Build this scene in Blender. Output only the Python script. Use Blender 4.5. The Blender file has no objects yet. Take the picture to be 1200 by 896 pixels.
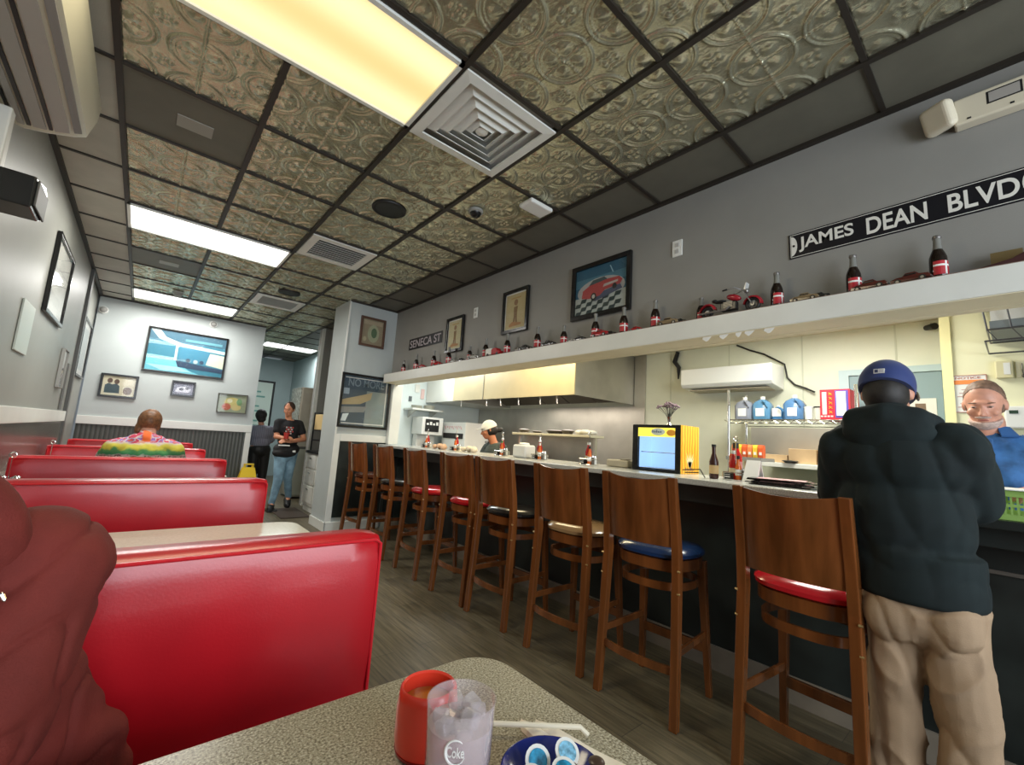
import bpy, bmesh, math, random
from mathutils import Vector, Matrix
R = math.radians
PI = math.pi
random.seed(7)
SC = bpy.context.scene
COL = SC.collection

# ------------------------------------------------------------------ camera
YAW, PITCH, ROLL, FPX = 0.70157523, 0.13506905, 0.06389007, 507.3
cf = Vector((math.sin(YAW)*math.cos(PITCH), math.cos(YAW)*math.cos(PITCH), math.sin(PITCH)))
cr0 = Vector((math.cos(YAW), -math.sin(YAW), 0))
cu0 = cr0.cross(cf)
cr = math.cos(ROLL)*cr0 + math.sin(ROLL)*cu0
cu = -math.sin(ROLL)*cr0 + math.cos(ROLL)*cu0
camd = bpy.data.cameras.new('camera')
cam = bpy.data.objects.new('camera', camd)
COL.objects.link(cam)
m = Matrix.Identity(4)
for i in range(3):
    m[i][0] = cr[i]; m[i][1] = cu[i]; m[i][2] = -cf[i]
m[0][3], m[1][3], m[2][3] = 0, 0, 1.23
cam.matrix_world = m
camd.sensor_width = 36; camd.lens = FPX*36/1200
camd.clip_start = 0.02; camd.clip_end = 60
SC.camera = cam
# ------------------------------------------------------------------ view, world, lights
SC.view_settings.view_transform = 'Standard'
SC.view_settings.look = 'None'
SC.view_settings.exposure = 0.35
SC.view_settings.gamma = 1
SC.view_settings.use_curve_mapping = False
W = bpy.data.worlds.new('daylight'); SC.world = W
W.use_nodes = True
W.node_tree.nodes['Background'].inputs[0].default_value = (0.75, 0.87, 1.0, 1)
W.node_tree.nodes['Background'].inputs[1].default_value = 1.0

def area(name, loc, rot, sx, sy, power, color):
    l = bpy.data.lights.new(name, 'AREA'); l.shape = 'RECTANGLE'
    l.size = sx; l.size_y = sy; l.energy = power; l.color = color
    o = bpy.data.objects.new(name, l); COL.objects.link(o)
    o.location = loc; o.rotation_euler = rot
    return o
area('window_daylight', (0.9, -2.55, 1.65), (R(90), 0, 0), 2.9, 1.7, 105, (0.86, 0.93, 1.0))
area('front_fixture_light', (0.3, 1.83, 2.87), (0, 0, 0), 1.15, 0.52, 13, (1.0, 0.88, 0.62))
area('middle_fixture_light', (0.3, 4.80, 2.87), (0, 0, 0), 1.15, 0.52, 30, (1.0, 0.97, 0.9))
area('rear_fixture_light', (0.3, 7.77, 2.87), (0, 0, 0), 1.15, 0.52, 34, (1.0, 0.98, 0.94))
area('hall_fixture_light', (2.23, 10.1, 2.87), (0, 0, 0), 1.0, 0.5, 26, (0.95, 1.0, 1.0))
area('kitchen_fixture_light_a', (3.35, 1.0, 2.36), (0, 0, 0), 1.0, 0.55, 34, (1.0, 0.99, 0.88))
area('kitchen_light_hood_tint', (3.05, 3.4, 2.36), (0, 0, 0), 0.4, 1.2, 19, (1.0, 0.84, 0.52))  # unseen kitchen lamp, warm tint added to yellow the hood front
area('kitchen_fixture_light_c', (3.05, 5.3, 2.36), (0, 0, 0), 0.4, 0.8, 13, (0.95, 1.0, 1.0))
area('hood_lamp', (3.95, 4.1, 1.76), (0, 0, 0), 0.4, 1.7, 15, (1.0, 0.88, 0.75))

# ------------------------------------------------------------------ materials
MATS = {}
def mat(name, col, rough=0.5, metal=0.0, noise=0.0, nscale=8.0, bump=0.0, bscale=60.0, stretch=(1, 1, 1),
        coat=0.0, trans=0.0, ior=1.45, emit=None, estr=0.0, alpha=1.0, sheen=0.0, spec=None, col2=None):
    if name in MATS: return MATS[name]
    M = bpy.data.materials.new(name); M.use_nodes = True
    nt = M.node_tree; b = nt.nodes['Principled BSDF']
    b.inputs['Base Color'].default_value = (*col, 1)
    b.inputs['Roughness'].default_value = rough
    b.inputs['Metallic'].default_value = metal
    b.inputs['IOR'].default_value = ior
    b.inputs['Coat Weight'].default_value = coat
    b.inputs['Coat Roughness'].default_value = 0.12
    b.inputs['Transmission Weight'].default_value = trans
    b.inputs['Alpha'].default_value = alpha
    b.inputs['Sheen Weight'].default_value = sheen
    if spec is not None: b.inputs['Specular IOR Level'].default_value = spec
    if emit:
        b.inputs['Emission Color'].default_value = (*emit, 1)
        b.inputs['Emission Strength'].default_value = estr
    tc = nt.nodes.new('ShaderNodeTexCoord'); mp = nt.nodes.new('ShaderNodeMapping')
    mp.inputs['Scale'].default_value = stretch
    nt.links.new(tc.outputs['Object'], mp.inputs['Vector'])
    n = nt.nodes.new('ShaderNodeTexNoise'); n.inputs['Scale'].default_value = nscale
    n.inputs['Detail'].default_value = 4
    nt.links.new(mp.outputs[0], n.inputs['Vector'])
    if noise > 0 or col2:
        r = nt.nodes.new('ShaderNodeValToRGB')
        c2 = col2 if col2 else tuple(min(1, c*(1+noise)) for c in col)
        c1 = col if col2 else tuple(c*(1-noise) for c in col)
        r.color_ramp.elements[0].position = 0.35; r.color_ramp.elements[1].position = 0.65
        r.color_ramp.elements[0].color = (*c1, 1); r.color_ramp.elements[1].color = (*c2, 1)
        nt.links.new(n.outputs['Fac'], r.inputs['Fac'])
        nt.links.new(r.outputs['Color'], b.inputs['Base Color'])
    if bump > 0:
        n2 = nt.nodes.new('ShaderNodeTexNoise'); n2.inputs['Scale'].default_value = bscale
        n2.inputs['Detail'].default_value = 3
        nt.links.new(mp.outputs[0], n2.inputs['Vector'])
        bp = nt.nodes.new('ShaderNodeBump'); bp.inputs['Strength'].default_value = bump
        bp.inputs['Distance'].default_value = 0.01
        nt.links.new(n2.outputs['Fac'], bp.inputs['Height'])
        nt.links.new(bp.outputs[0], b.inputs['Normal'])
    MATS[name] = M
    return M

WALL = mat('grey wall paint', (0.27, 0.265, 0.245), 0.55, noise=0.04, nscale=3, bump=0.08, bscale=200)
WALLB = mat('light grey wall paint', (0.46, 0.50, 0.49), 0.6, noise=0.03, nscale=3, bump=0.06, bscale=200)
WALLC = mat('pale blue grey paint', (0.36, 0.43, 0.43), 0.6, noise=0.03, nscale=3)
WALLL = mat('satin side wall paint', (0.29, 0.295, 0.265), 0.45, noise=0.04, nscale=2, bump=0.02, bscale=12)
WHITE = mat('white satin paint', (0.74, 0.75, 0.70), 0.35, noise=0.03, nscale=5)
CREAM = mat('cream kitchen paint', (0.80, 0.82, 0.68), 0.45, noise=0.03, nscale=4)
CREAMY = mat('yellow cream paint', (0.82, 0.80, 0.55), 0.5, noise=0.02, nscale=4)
UNDER = mat('cream soffit paint', (0.72, 0.66, 0.48), 0.5, noise=0.06, nscale=4)
DARKPANEL = mat('black counter laminate', (0.018, 0.022, 0.02), 0.3, noise=0.3, nscale=5)
GRIDM = mat('bronze ceiling grid', (0.024, 0.019, 0.014), 0.5)
TILEP = mat('plain ceiling panel', (0.13, 0.125, 0.095), 0.55, noise=0.06, nscale=6, bump=0.1, bscale=200)
TILEL = mat('pale ceiling panel', (0.44, 0.43, 0.37), 0.6, noise=0.06, nscale=6, bump=0.2, bscale=160)
TIN = mat('pressed tin', (0.50, 0.49, 0.36), 0.26, metal=0.8, noise=0.12, nscale=9, bump=0.25, bscale=70)
WOOD = mat('red brown stool wood', (0.15, 0.048, 0.012), 0.26, noise=0.35, nscale=14, stretch=(1, 1, 0.12), coat=0.4)
STEEL = mat('brushed stainless steel', (0.62, 0.60, 0.55), 0.3, metal=0.9, noise=0.08, nscale=20, stretch=(1, 1, 0.1))
STEELD = mat('smudged stainless panel', (0.52, 0.50, 0.45), 0.38, metal=0.75, noise=0.15, nscale=2.2)
CHROME = mat('chrome', (0.8, 0.8, 0.8), 0.12, metal=1.0)
REDV = mat('red vinyl', (0.50, 0.008, 0.016), 0.30, noise=0.12, nscale=3, bump=0.03, bscale=160, coat=0.2)
REDP = mat('red piping', (0.62, 0.02, 0.03), 0.3)
BLACK = mat('matte black', (0.012, 0.012, 0.012), 0.5)
BLACKG = mat('gloss black', (0.01, 0.01, 0.01), 0.2)
GREYP = mat('grey plastic', (0.30, 0.30, 0.28), 0.5)
WHITEP = mat('white plastic', (0.8, 0.8, 0.76), 0.35)
IVORY = mat('aged ivory plastic', (0.66, 0.60, 0.46), 0.4)
PAPER = mat('white paper', (0.82, 0.82, 0.78), 0.8)
SKIN = mat('skin', (0.55, 0.26, 0.17), 0.5, noise=0.08, nscale=20)
SKIN2 = mat('fair skin', (0.62, 0.31, 0.22), 0.45, noise=0.10, nscale=25)

def clear_mat(name, col, rough=0.02, a=0.3):
    M = bpy.data.materials.new(name); M.use_nodes = True
    nt = M.node_tree; out = nt.nodes['Material Output']
    for n in list(nt.nodes):
        if n != out: nt.nodes.remove(n)
    t = nt.nodes.new('ShaderNodeBsdfTransparent'); t.inputs[0].default_value = (*col, 1)
    g = nt.nodes.new('ShaderNodeBsdfGlossy'); g.inputs['Roughness'].default_value = rough
    d = nt.nodes.new('ShaderNodeBsdfDiffuse'); d.inputs[0].default_value = (0.86, 0.80, 0.80, 1)
    mx = nt.nodes.new('ShaderNodeMixShader'); mx.inputs[0].default_value = a
    mx2 = nt.nodes.new('ShaderNodeMixShader')
    fr = nt.nodes.new('ShaderNodeFresnel'); fr.inputs[0].default_value = 1.4
    nt.links.new(t.outputs[0], mx.inputs[1]); nt.links.new(d.outputs[0], mx.inputs[2])
    ge = nt.nodes.new('ShaderNodeNewGeometry'); mm = nt.nodes.new('ShaderNodeMath'); mm.operation = 'MULTIPLY_ADD'
    nt.links.new(ge.outputs['Backfacing'], mm.inputs[0]); mm.inputs[1].default_value = -1.0; mm.inputs[2].default_value = 1.0
    m2 = nt.nodes.new('ShaderNodeMath'); m2.operation = 'MULTIPLY'
    nt.links.new(mm.outputs[0], m2.inputs[0]); nt.links.new(fr.outputs[0], m2.inputs[1])
    nt.links.new(m2.outputs[0], mx2.inputs[0])
    nt.links.new(mx.outputs[0], mx2.inputs[1]); nt.links.new(g.outputs[0], mx2.inputs[2])
    nt.links.new(mx2.outputs[0], out.inputs['Surface'])
    return M
GLASSP = clear_mat('picture glass', (0.98, 0.98, 0.98), 0.03, 0.0)
TUMBLER = clear_mat('clear tumbler plastic', (0.97, 0.95, 0.97), 0.05, 0.16)
ICEM = clear_mat('ice', (0.95, 0.96, 0.98), 0.08, 0.25)

def node_mat(name, rough, fn, coat=0.0, metal=0.0):
    """A Principled material whose colour comes from fn(nt, coordinate socket)."""
    M = bpy.data.materials.new(name); M.use_nodes = True
    nt = M.node_tree; b = nt.nodes['Principled BSDF']
    b.inputs['Roughness'].default_value = rough; b.inputs['Coat Weight'].default_value = coat
    b.inputs['Metallic'].default_value = metal
    tc = nt.nodes.new('ShaderNodeTexCoord')
    nt.links.new(fn(nt, tc.outputs['Object'], b), b.inputs['Base Color'])
    return M
def ramp(nt, fac, stops, interp='LINEAR'):
    r = nt.nodes.new('ShaderNodeValToRGB'); r.color_ramp.interpolation = interp
    els = r.color_ramp.elements
    while len(els) < len(stops): els.new(0.5)
    for e, (p, c) in zip(els, stops):
        e.position = p; e.color = (*c, 1)
    nt.links.new(fac, r.inputs['Fac'])
    return r.outputs['Color']
def mapping(nt, v, scale=(1, 1, 1), rot=(0, 0, 0), loc=(0, 0, 0)):
    mp = nt.nodes.new('ShaderNodeMapping'); mp.inputs['Scale'].default_value = scale
    mp.inputs['Rotation'].default_value = rot; mp.inputs['Location'].default_value = loc
    nt.links.new(v, mp.inputs['Vector']); return mp.outputs[0]
def noise(nt, v, scale, detail=4):
    n = nt.nodes.new('ShaderNodeTexNoise'); n.inputs['Scale'].default_value = scale
    n.inputs['Detail'].default_value = detail; nt.links.new(v, n.inputs['Vector']); return n.outputs['Fac']
def mixc(nt, fac, a, b, mode='MIX'):
    m_ = nt.nodes.new('ShaderNodeMix'); m_.data_type = 'RGBA'; m_.blend_type = mode
    if isinstance(fac, (int, float)): m_.inputs[0].default_value = fac
    else: nt.links.new(fac, m_.inputs[0])
    for i, s in ((6, a), (7, b)):
        if isinstance(s, tuple): m_.inputs[i].default_value = (*s, 1)
        else: nt.links.new(s, m_.inputs[i])
    return m_.outputs[2]
def floor_fn(nt, v, b):
    br = nt.nodes.new('ShaderNodeTexBrick')
    mv = mapping(nt, v, rot=(0, 0, R(90)))
    nt.links.new(mv, br.inputs['Vector'])
    br.inputs['Scale'].default_value = 1.0
    br.inputs['Brick Width'].default_value = 1.2; br.inputs['Row Height'].default_value = 0.16
    br.inputs['Mortar Size'].default_value = 0.0018
    br.inputs['Color1'].default_value = (0.095, 0.078, 0.048, 1)
    br.inputs['Color2'].default_value = (0.145, 0.122, 0.078, 1)
    br.inputs['Mortar'].default_value = (0.05, 0.045, 0.035, 1)
    g = noise(nt, mapping(nt, v, (26, 1.6, 1)), 2.2, 6)
    gr = ramp(nt, g, [(0.3, (0.55, 0.54, 0.5)), (0.7, (1.35, 1.33, 1.25))])
    return mixc(nt, 1.0, br.outputs['Color'], gr, 'MULTIPLY')
FLOORM = node_mat('grey brown plank floor', 0.42, floor_fn)
def speck_fn(nt, v, b):
    n1 = noise(nt, v, 260, 2)
    c = ramp(nt, n1, [(0.36, (0.14, 0.12, 0.08)), (0.46, (0.33, 0.30, 0.22)), (0.56, (0.40, 0.37, 0.28)), (0.66, (0.60, 0.58, 0.48))])
    n2 = noise(nt, v, 620, 1)
    c2 = ramp(nt, n2, [(0.35, (0.8, 0.8, 0.8)), (0.6, (1.15, 1.15, 1.1))])
    return mixc(nt, 1.0, c, c2, 'MULTIPLY')
SPECK = node_mat('speckled table laminate', 0.28, speck_fn)
GLARELAM = mat('table laminate with painted glare', (0.74, 0.72, 0.62), 0.15, noise=0.05, nscale=80)  # paler copy of the speckled laminate, ceiling light glare put into its colour
def cnt_fn(nt, v, b):
    return ramp(nt, noise(nt, v, 180, 2), [(0.35, (0.36, 0.37, 0.35)), (0.65, (0.6, 0.61, 0.57))])
COUNTERM = node_mat('pale speckled counter laminate', 0.22, cnt_fn)
def bead_fn(nt, v, b):
    w = nt.nodes.new('ShaderNodeTexWave'); w.bands_direction = 'X'; w.inputs['Scale'].default_value = 6.3
    nt.links.new(v, w.inputs['Vector'])
    bp = nt.nodes.new('ShaderNodeBump'); bp.inputs['Strength'].default_value = 0.8; bp.inputs['Distance'].default_value = 0.006
    nt.links.new(w.outputs['Fac'], bp.inputs['Height']); nt.links.new(bp.outputs[0], b.inputs['Normal'])
    return ramp(nt, w.outputs['Fac'], [(0.0, (0.03, 0.035, 0.03)), (0.25, (0.085, 0.09, 0.08))])
BEAD = node_mat('grey beadboard', 0.4, bead_fn)
SIDEW = mat('dark grey glossy wainscot', (0.12, 0.115, 0.10), 0.22, noise=0.08, nscale=3)

# ------------------------------------------------------------------ helpers
def fixmat(mt): return mt if isinstance(mt, (list, tuple)) else [mt]
def rootxf(o):
    while o.parent is not None: o = o.parent
    return Matrix.Translation(o.location) @ Matrix.Rotation(o.rotation_euler.z, 4, 'Z')
class MB:
    def __init__(s): s.v = []; s.f = []; s.m = []; s.k = 0
    def mi(s, k): s.k = k; return s
    def add(s, vs, fs):
        n = len(s.v); s.v += [Vector(v) for v in vs]
        for f in fs: s.f.append([n+i for i in f]); s.m.append(s.k)
        return s
    def box(s, x0, y0, z0, x1, y1, z1, xf=None):
        vs = [Vector((x, y, z)) for z in (z0, z1) for y in (y0, y1) for x in (x0, x1)]
        if xf is not None: vs = [xf @ v for v in vs]
        return s.add(vs, [(0, 2, 3, 1), (4, 5, 7, 6), (0, 1, 5, 4), (2, 6, 7, 3), (0, 4, 6, 2), (1, 3, 7, 5)])
    def loft(s, rings, cap=True, closed=True):
        n = len(rings[0]); vs = [p for r in rings for p in r]; fs = []
        for i in range(len(rings)-1):
            for j in range(n if closed else n-1):
                a = i*n+j; b_ = i*n+(j+1) % n
                fs.append((a, b_, b_+n, a+n))
        if cap and closed:
            fs.append(tuple(range(n-1, -1, -1))); fs.append(tuple((len(rings)-1)*n+j for j in range(n)))
        return s.add(vs, fs)
    def cyl(s, p0, p1, r0, r1=None, seg=14):
        r1 = r0 if r1 is None else r1
        p0 = Vector(p0); p1 = Vector(p1); d = (p1-p0).normalized()
        a = d.orthogonal().normalized(); b_ = d.cross(a)
        return s.loft([[p+(a*math.cos(t)+b_*math.sin(t))*r for t in [2*PI*k/seg for k in range(seg)]] for p, r in ((p0, r0), (p1, r1))])
    def bar(s, p0, p1, w, h, side=None):
        """rectangular bar: w across `side`, h across the other"""
        p0 = Vector(p0); p1 = Vector(p1); d = (p1-p0).normalized()
        a = Vector(side) if side else d.orthogonal(); a = (a-d*a.dot(d)).normalized(); b_ = d.cross(a)
        return s.loft([[p+a*i*w/2+b_*j*h/2 for i, j in ((-1, -1), (1, -1), (1, 1), (-1, 1))] for p in (p0, p1)])
    def tube(s, pts, r, seg=8):
        pts = [Vector(p) for p in pts]; rings = []; a = None
        for i, p in enumerate(pts):
            d = (pts[min(i+1, len(pts)-1)]-pts[max(i-1, 0)]).normalized()
            a = d.orthogonal().normalized() if a is None else (a-d*a.dot(d)).normalized()
            b_ = d.cross(a); rr = r[i] if isinstance(r, (list, tuple)) else r
            rings.append([p+(a*math.cos(2*PI*k/seg)+b_*math.sin(2*PI*k/seg))*rr for k in range(seg)])
        return s.loft(rings)
    def lathe(s, prof, c=(0, 0, 0), seg=24, cap=True):
        c = Vector(c)
        return s.loft([[c+Vector((r*math.cos(2*PI*k/seg), r*math.sin(2*PI*k/seg), z)) for k in range(seg)] for r, z in prof], cap)
    def ell(s, c, r, rot=None, nu=18, nv=12):
        c = Vector(c); rings = []
        for i in range(1, nv):
            ph = PI*i/nv
            rings.append([Vector((r[0]*math.sin(ph)*math.cos(2*PI*k/nu), r[1]*math.sin(ph)*math.sin(2*PI*k/nu), -r[2]*math.cos(ph))) for k in range(nu)])
        n0 = len(s.v); vs = [p for q in rings for p in q]+[Vector((0, 0, -r[2])), Vector((0, 0, r[2]))]
        if rot is not None: vs = [rot @ v for v in vs]
        fs = []
        for i in range(len(rings)-1):
            for j in range(nu):
                a = i*nu+j; b_ = i*nu+(j+1) % nu; fs.append((a, b_, b_+nu, a+nu))
        L = len(vs)
        for j in range(nu):
            fs.append((L-2, (j+1) % nu, j)); fs.append((L-1, (len(rings)-1)*nu+j, (len(rings)-1)*nu+(j+1) % nu))
        return s.add([v+c for v in vs], fs)
    def cone(s, p0, r0, p1, r1, seg=14):
        s.ell(p0, (r0,)*3, nu=seg, nv=10); s.ell(p1, (r1,)*3, nu=seg, nv=10)
        return s.cyl(p0, p1, r0, r1, seg)
    def prism(s, poly, ax, a0, a1):
        """poly: 2D points in the two other axes (order x,y,z without ax), extruded from a0 to a1"""
        def P(p, a):
            l = list(p); l.insert(ax, a); return Vector(l)
        return s.loft([[P(p, a) for p in poly] for a in (a0, a1)])
    def build(s, name, mt, parent=None, smooth=False, bevel=0, seg=2, xf=None):
        me = bpy.data.meshes.new(name)
        inv = rootxf(parent).inverted() if parent is not None else Matrix.Identity(4)
        vs = [(inv @ v) for v in s.v]
        me.from_pydata(vs, [], s.f)
        for q in fixmat(mt): me.materials.append(q)
        me.polygons.foreach_set('material_index', s.m)
        me.validate(); 
        bm = bmesh.new(); bm.from_mesh(me); bmesh.ops.recalc_face_normals(bm, faces=bm.faces); bm.to_mesh(me); bm.free()
        if smooth:
            me.polygons.foreach_set('use_smooth', [True]*len(me.polygons))
            me.set_sharp_from_angle(angle=R(40))
        o = bpy.data.objects.new(name, me); COL.objects.link(o)
        if parent is not None: o.parent = parent
        if bevel:
            b = o.modifiers.new('bevel', 'BEVEL'); b.width = bevel; b.segments = seg; b.limit_method = 'ANGLE'; b.angle_limit = R(40)
        return o
def blob(name, mb, mt, parent, voxel=0.008, smooth=6, disp=0.0, dscale=0.12):
    o = mb.build(name, mt, parent)
    r = o.modifiers.new('remesh', 'REMESH'); r.mode = 'VOXEL'; r.voxel_size = voxel; r.use_smooth_shade = True
    s = o.modifiers.new('smooth', 'SMOOTH'); s.iterations = smooth; s.factor = 0.5
    if disp:
        key = 'folds%.3f' % dscale
        t = bpy.data.textures.get(key) or bpy.data.textures.new(key, 'CLOUDS')
        t.noise_scale = dscale; t.noise_depth = 2
        d = o.modifiers.new('folds', 'DISPLACE'); d.texture = t; d.strength = disp; d.texture_coords = 'LOCAL'; d.mid_level = 0.5
    return o
def thing(name, label, cat, loc=(0, 0, 0), rz=0, group=None):
    o = bpy.data.objects.new(name, None); COL.objects.link(o); o.empty_display_size = 0.1
    o.location = loc; o.rotation_euler = (0, 0, rz); o['label'] = label; o['category'] = cat
    if group: o['group'] = group
    return o
def tag(o, label, cat, group=None, kind=None):
    o['label'] = label; o['category'] = cat
    if group: o['group'] = group
    if kind: o['kind'] = kind
    return o
def struct(o, label=None):
    o['kind'] = 'structure'
    if label: o['label'] = label
    return o
def copy_tree(o, parent=None):
    c = o.copy(); COL.objects.link(c)
    if parent is not None: c.parent = parent
    for ch in list(o.children): copy_tree(ch, c)
    return c
def place(proto, used, loc, rz, label, group=None):
    o = copy_tree(proto) if used else proto
    o.location = loc; o.rotation_euler = (0, 0, rz); o['label'] = label
    if group: o['group'] = group
    return o
def text(name, s, size_w, size_h, xf, mt, parent, depth=0.001, bend=None, spacing=1.0, bold=0.012):
    cu_ = bpy.data.curves.new(name, 'FONT'); cu_.body = s; cu_.align_x = 'CENTER'; cu_.align_y = 'CENTER'
    cu_.extrude = 0.02; cu_.offset = bold; cu_.space_character = spacing
    t = bpy.data.objects.new(name, cu_); COL.objects.link(t)
    dg = bpy.context.evaluated_depsgraph_get(); dg.update()
    me = bpy.data.meshes.new_from_object(t.evaluated_get(dg))
    bpy.data.objects.remove(t)
    xs = [v.co.x for v in me.vertices]; ys = [v.co.y for v in me.vertices]
    x0, x1, y0, y1 = min(xs), max(xs), min(ys), max(ys)
    inv = rootxf(parent).inverted() if parent is not None else Matrix.Identity(4)
    for v in me.vertices:
        x = ((v.co.x-x0)/(x1-x0)-0.5)*size_w; y = ((v.co.y-y0)/(y1-y0)-0.5)*size_h; z = depth*(1 if v.co.z > 0 else 0)
        if bend: p = Vector((math.sin(x/bend)*(bend+z), -math.cos(x/bend)*(bend+z), y))
        else: p = Vector((x, y, z))
        v.co = inv @ (xf @ p)
    me.materials.clear(); me.materials.append(mt)
    o = bpy.data.objects.new(name, me); COL.objects.link(o)
    if parent is not None: o.parent = parent
    return o
# frames on walls: u,v are 2D wall axes; origin at centre
def wallxf(side, y, z, x, tilt=0):
    """local x along the wall (rightwards as seen), local y up, local z out of the wall"""
    if side == 'right':   # wall facing -X ; rightwards seen = -Y
        M_ = Matrix(((0, 0, -1, x), (-1, 0, 0, y), (0, 1, 0, z), (0, 0, 0, 1)))
    elif side == 'left':  # wall facing +X ; rightwards seen = +Y
        M_ = Matrix(((0, 0, 1, x), (1, 0, 0, y), (0, 1, 0, z), (0, 0, 0, 1)))
    else:                 # facing -Y ; rightwards = +X
        M_ = Matrix(((1, 0, 0, x), (0, 0, -1, y), (0, 1, 0, z), (0, 0, 0, 1)))
    return M_ @ Matrix.Rotation(tilt, 4, 'Z')
CLR = {}
def flat(c, rough=0.5):
    k = (tuple(round(q, 3) for q in c), rough)
    if k not in CLR: CLR[k] = mat('colour %d' % len(CLR), c, rough, noise=0.05, nscale=12)
    return CLR[k]
def picture(xf, w, h, label, shapes, fw=0.03, frame=BLACKG, ground=(0.7, 0.7, 0.65), mat_w=0.0, name='framed_picture', glass=True, group=None):
    """shapes: list of (polygon in -.5...5 coordinates, colour)"""
    base = xf @ Vector((0, -h/2, 0))
    t = thing(name, label, 'picture', base, group=group)
    f = MB()
    for a, b_, c, d in ((-w/2, -h/2, w/2, -h/2+fw), (-w/2, h/2-fw, w/2, h/2), (-w/2, -h/2+fw, -w/2+fw, h/2-fw), (w/2-fw, -h/2+fw, w/2, h/2-fw)):
        f.box(a, b_, 0.001, c, d, 0.028, xf)
    f.build('frame', frame, t, bevel=0.003)
    p = MB(); mats = [flat(ground)]
    iw, ih = w-2*fw, h-2*fw
    p.box(-iw/2, -ih/2, 0.001, iw/2, ih/2, 0.008, xf)
    if mat_w:
        mats.append(PAPER); p.mi(1)
        for a, b_, c, d in ((-iw/2, -ih/2, iw/2, -ih/2+mat_w), (-iw/2, ih/2-mat_w, iw/2, ih/2), (-iw/2, -ih/2, -iw/2+mat_w, ih/2), (iw/2-mat_w, -ih/2, iw/2, ih/2)):
            p.box(a, b_, 0.008, c, d, 0.010, xf)
    sw, sh = iw-2*mat_w, ih-2*mat_w
    for i, (poly, c) in enumerate(shapes):
        mats.append(flat(c)); p.mi(len(mats)-1)
        z = 0.0085+0.0003*i
        vs = [xf @ Vector((x*sw, y*sh, z)) for x, y in poly]
        p.add(vs, [tuple(range(len(vs)))])
    p.build('print', mats, t)
    if glass:
        MB().box(-iw/2, -ih/2, 0.016, iw/2, ih/2, 0.018, xf).build('glass', GLASSP, t)
    return t
def rect(x0, y0, x1, y1): return [(x0, y0), (x1, y0), (x1, y1), (x0, y1)]
def disc(cx, cy, rx, ry, n=16): return [(cx+rx*math.cos(2*PI*k/n), cy+ry*math.sin(2*PI*k/n)) for k in range(n)]

CH = 2.93      # ceiling height
XL, XR = -0.66, 2.55
YB = 8.42
#@@ROOM
# ================================================================== ROOM
struct(MB().box(-2.0, -3.0, -0.1, 6.0, 14.0, 0).build('floor', FLOORM))
wl = MB().box(XL-0.15, -2.8, 0, XL, 7.0, CH).box(XL-0.15, 7.0, 0, XL-0.02, 9.5, CH)
struct(wl.build('wall_left', WALLL))
struct(MB().box(XL-0.02, 6.92, 0, XL+0.03, 7.03, CH).build('trim_1', mat('dark grey door jamb', (0.09, 0.09, 0.085), 0.4), bevel=0.004))
wb = MB().box(XL, YB, 0, 1.45, YB+0.12, CH)
struct(wb.build('wall_back', WALLB))
struct(MB().box(XL+0.006, YB-0.012, 0, 1.37, YB-0.001, 1.10).build('wainscot_back', BEAD)); bpy.data.objects['wainscot_back'].name = 'trim_2'
struct(MB().box(XL, YB-0.03, 1.10, 1.45, YB-0.001, 1.215).box(1.37, YB-0.025, 0, 1.45, YB-0.001, 1.10).build('trim_3', WHITE, bevel=0.004))
struct(MB().box(XL, -2.8, 0, XL+0.012, 6.9, 1.14).build('trim_4', SIDEW))
struct(MB().box(XL, -2.8, 1.14, XL+0.03, 6.9, 1.25).build('trim_5', WHITE, bevel=0.004))
# front of the diner, behind the photographer: a wide shop window
wf = MB().box(XL, -2.9, 0, XR, -2.75, 0.7).box(XL, -2.9, 2.6, XR, -2.75, CH).box(XL, -2.9, 0.7, XL+0.15, -2.75, 2.6).box(XR-0.15, -2.9, 0.7, XR, -2.75, 2.6)
struct(wf.build('wall_front', WALL))
# right side header above the pass and the bottle ledge
struct(MB().box(XR, -2.75, 2.0, XR+0.04, 5.6, CH).box(XR+0.04, -2.75, 1.90, 2.62, 5.6, CH).box(XR, -2.75, 1.90, XR+0.02, 5.6, 2.0).build('wall_right', WALL))
struct(MB().box(XR+0.021, -2.7, 1.893, 2.622, 5.6, 1.899).build('trim_6', UNDER))
led = MB().box(2.40, -2.7, 1.90, 2.549, 5.50, 2.01)
led.mi(1).box(2.402, -2.7, 1.895, 2.571, 5.50, 1.899)
led.mi(2).box(2.40, -2.7, 2.0105, 2.549, 5.50, 2.013)
lo = led.build('ledge', [WHITE, UNDER, mat('dusty brown ledge top', (0.25, 0.17, 0.13), 0.7)])
tag(lo, 'long white ledge carrying cola bottles and toy vehicles above the counter', 'shelf')
# thin ragged white pieces along the lower edge of the ledge
for i, y in enumerate((1.139, 1.043, 0.965, 0.909, 0.813)):
    c = MB(); s_ = 0.026 if i not in (2,) else 0.016
    pts = [(y-s_, 1.8945), (y-s_*0.3, 1.872+0.004*(i % 2)), (y+s_*0.2, 1.868), (y+s_, 1.885), (y+s_*0.8, 1.8945)]
    c.prism(pts, 0, 2.403, 2.405)
    tag(c.build('white_piece', PAPER), 'ragged white piece under the ledge, %s from the toy motorcycle rear' % ('first', 'second', 'third', 'fourth', 'last')[i], 'paper', 'white pieces under the ledge')
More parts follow.
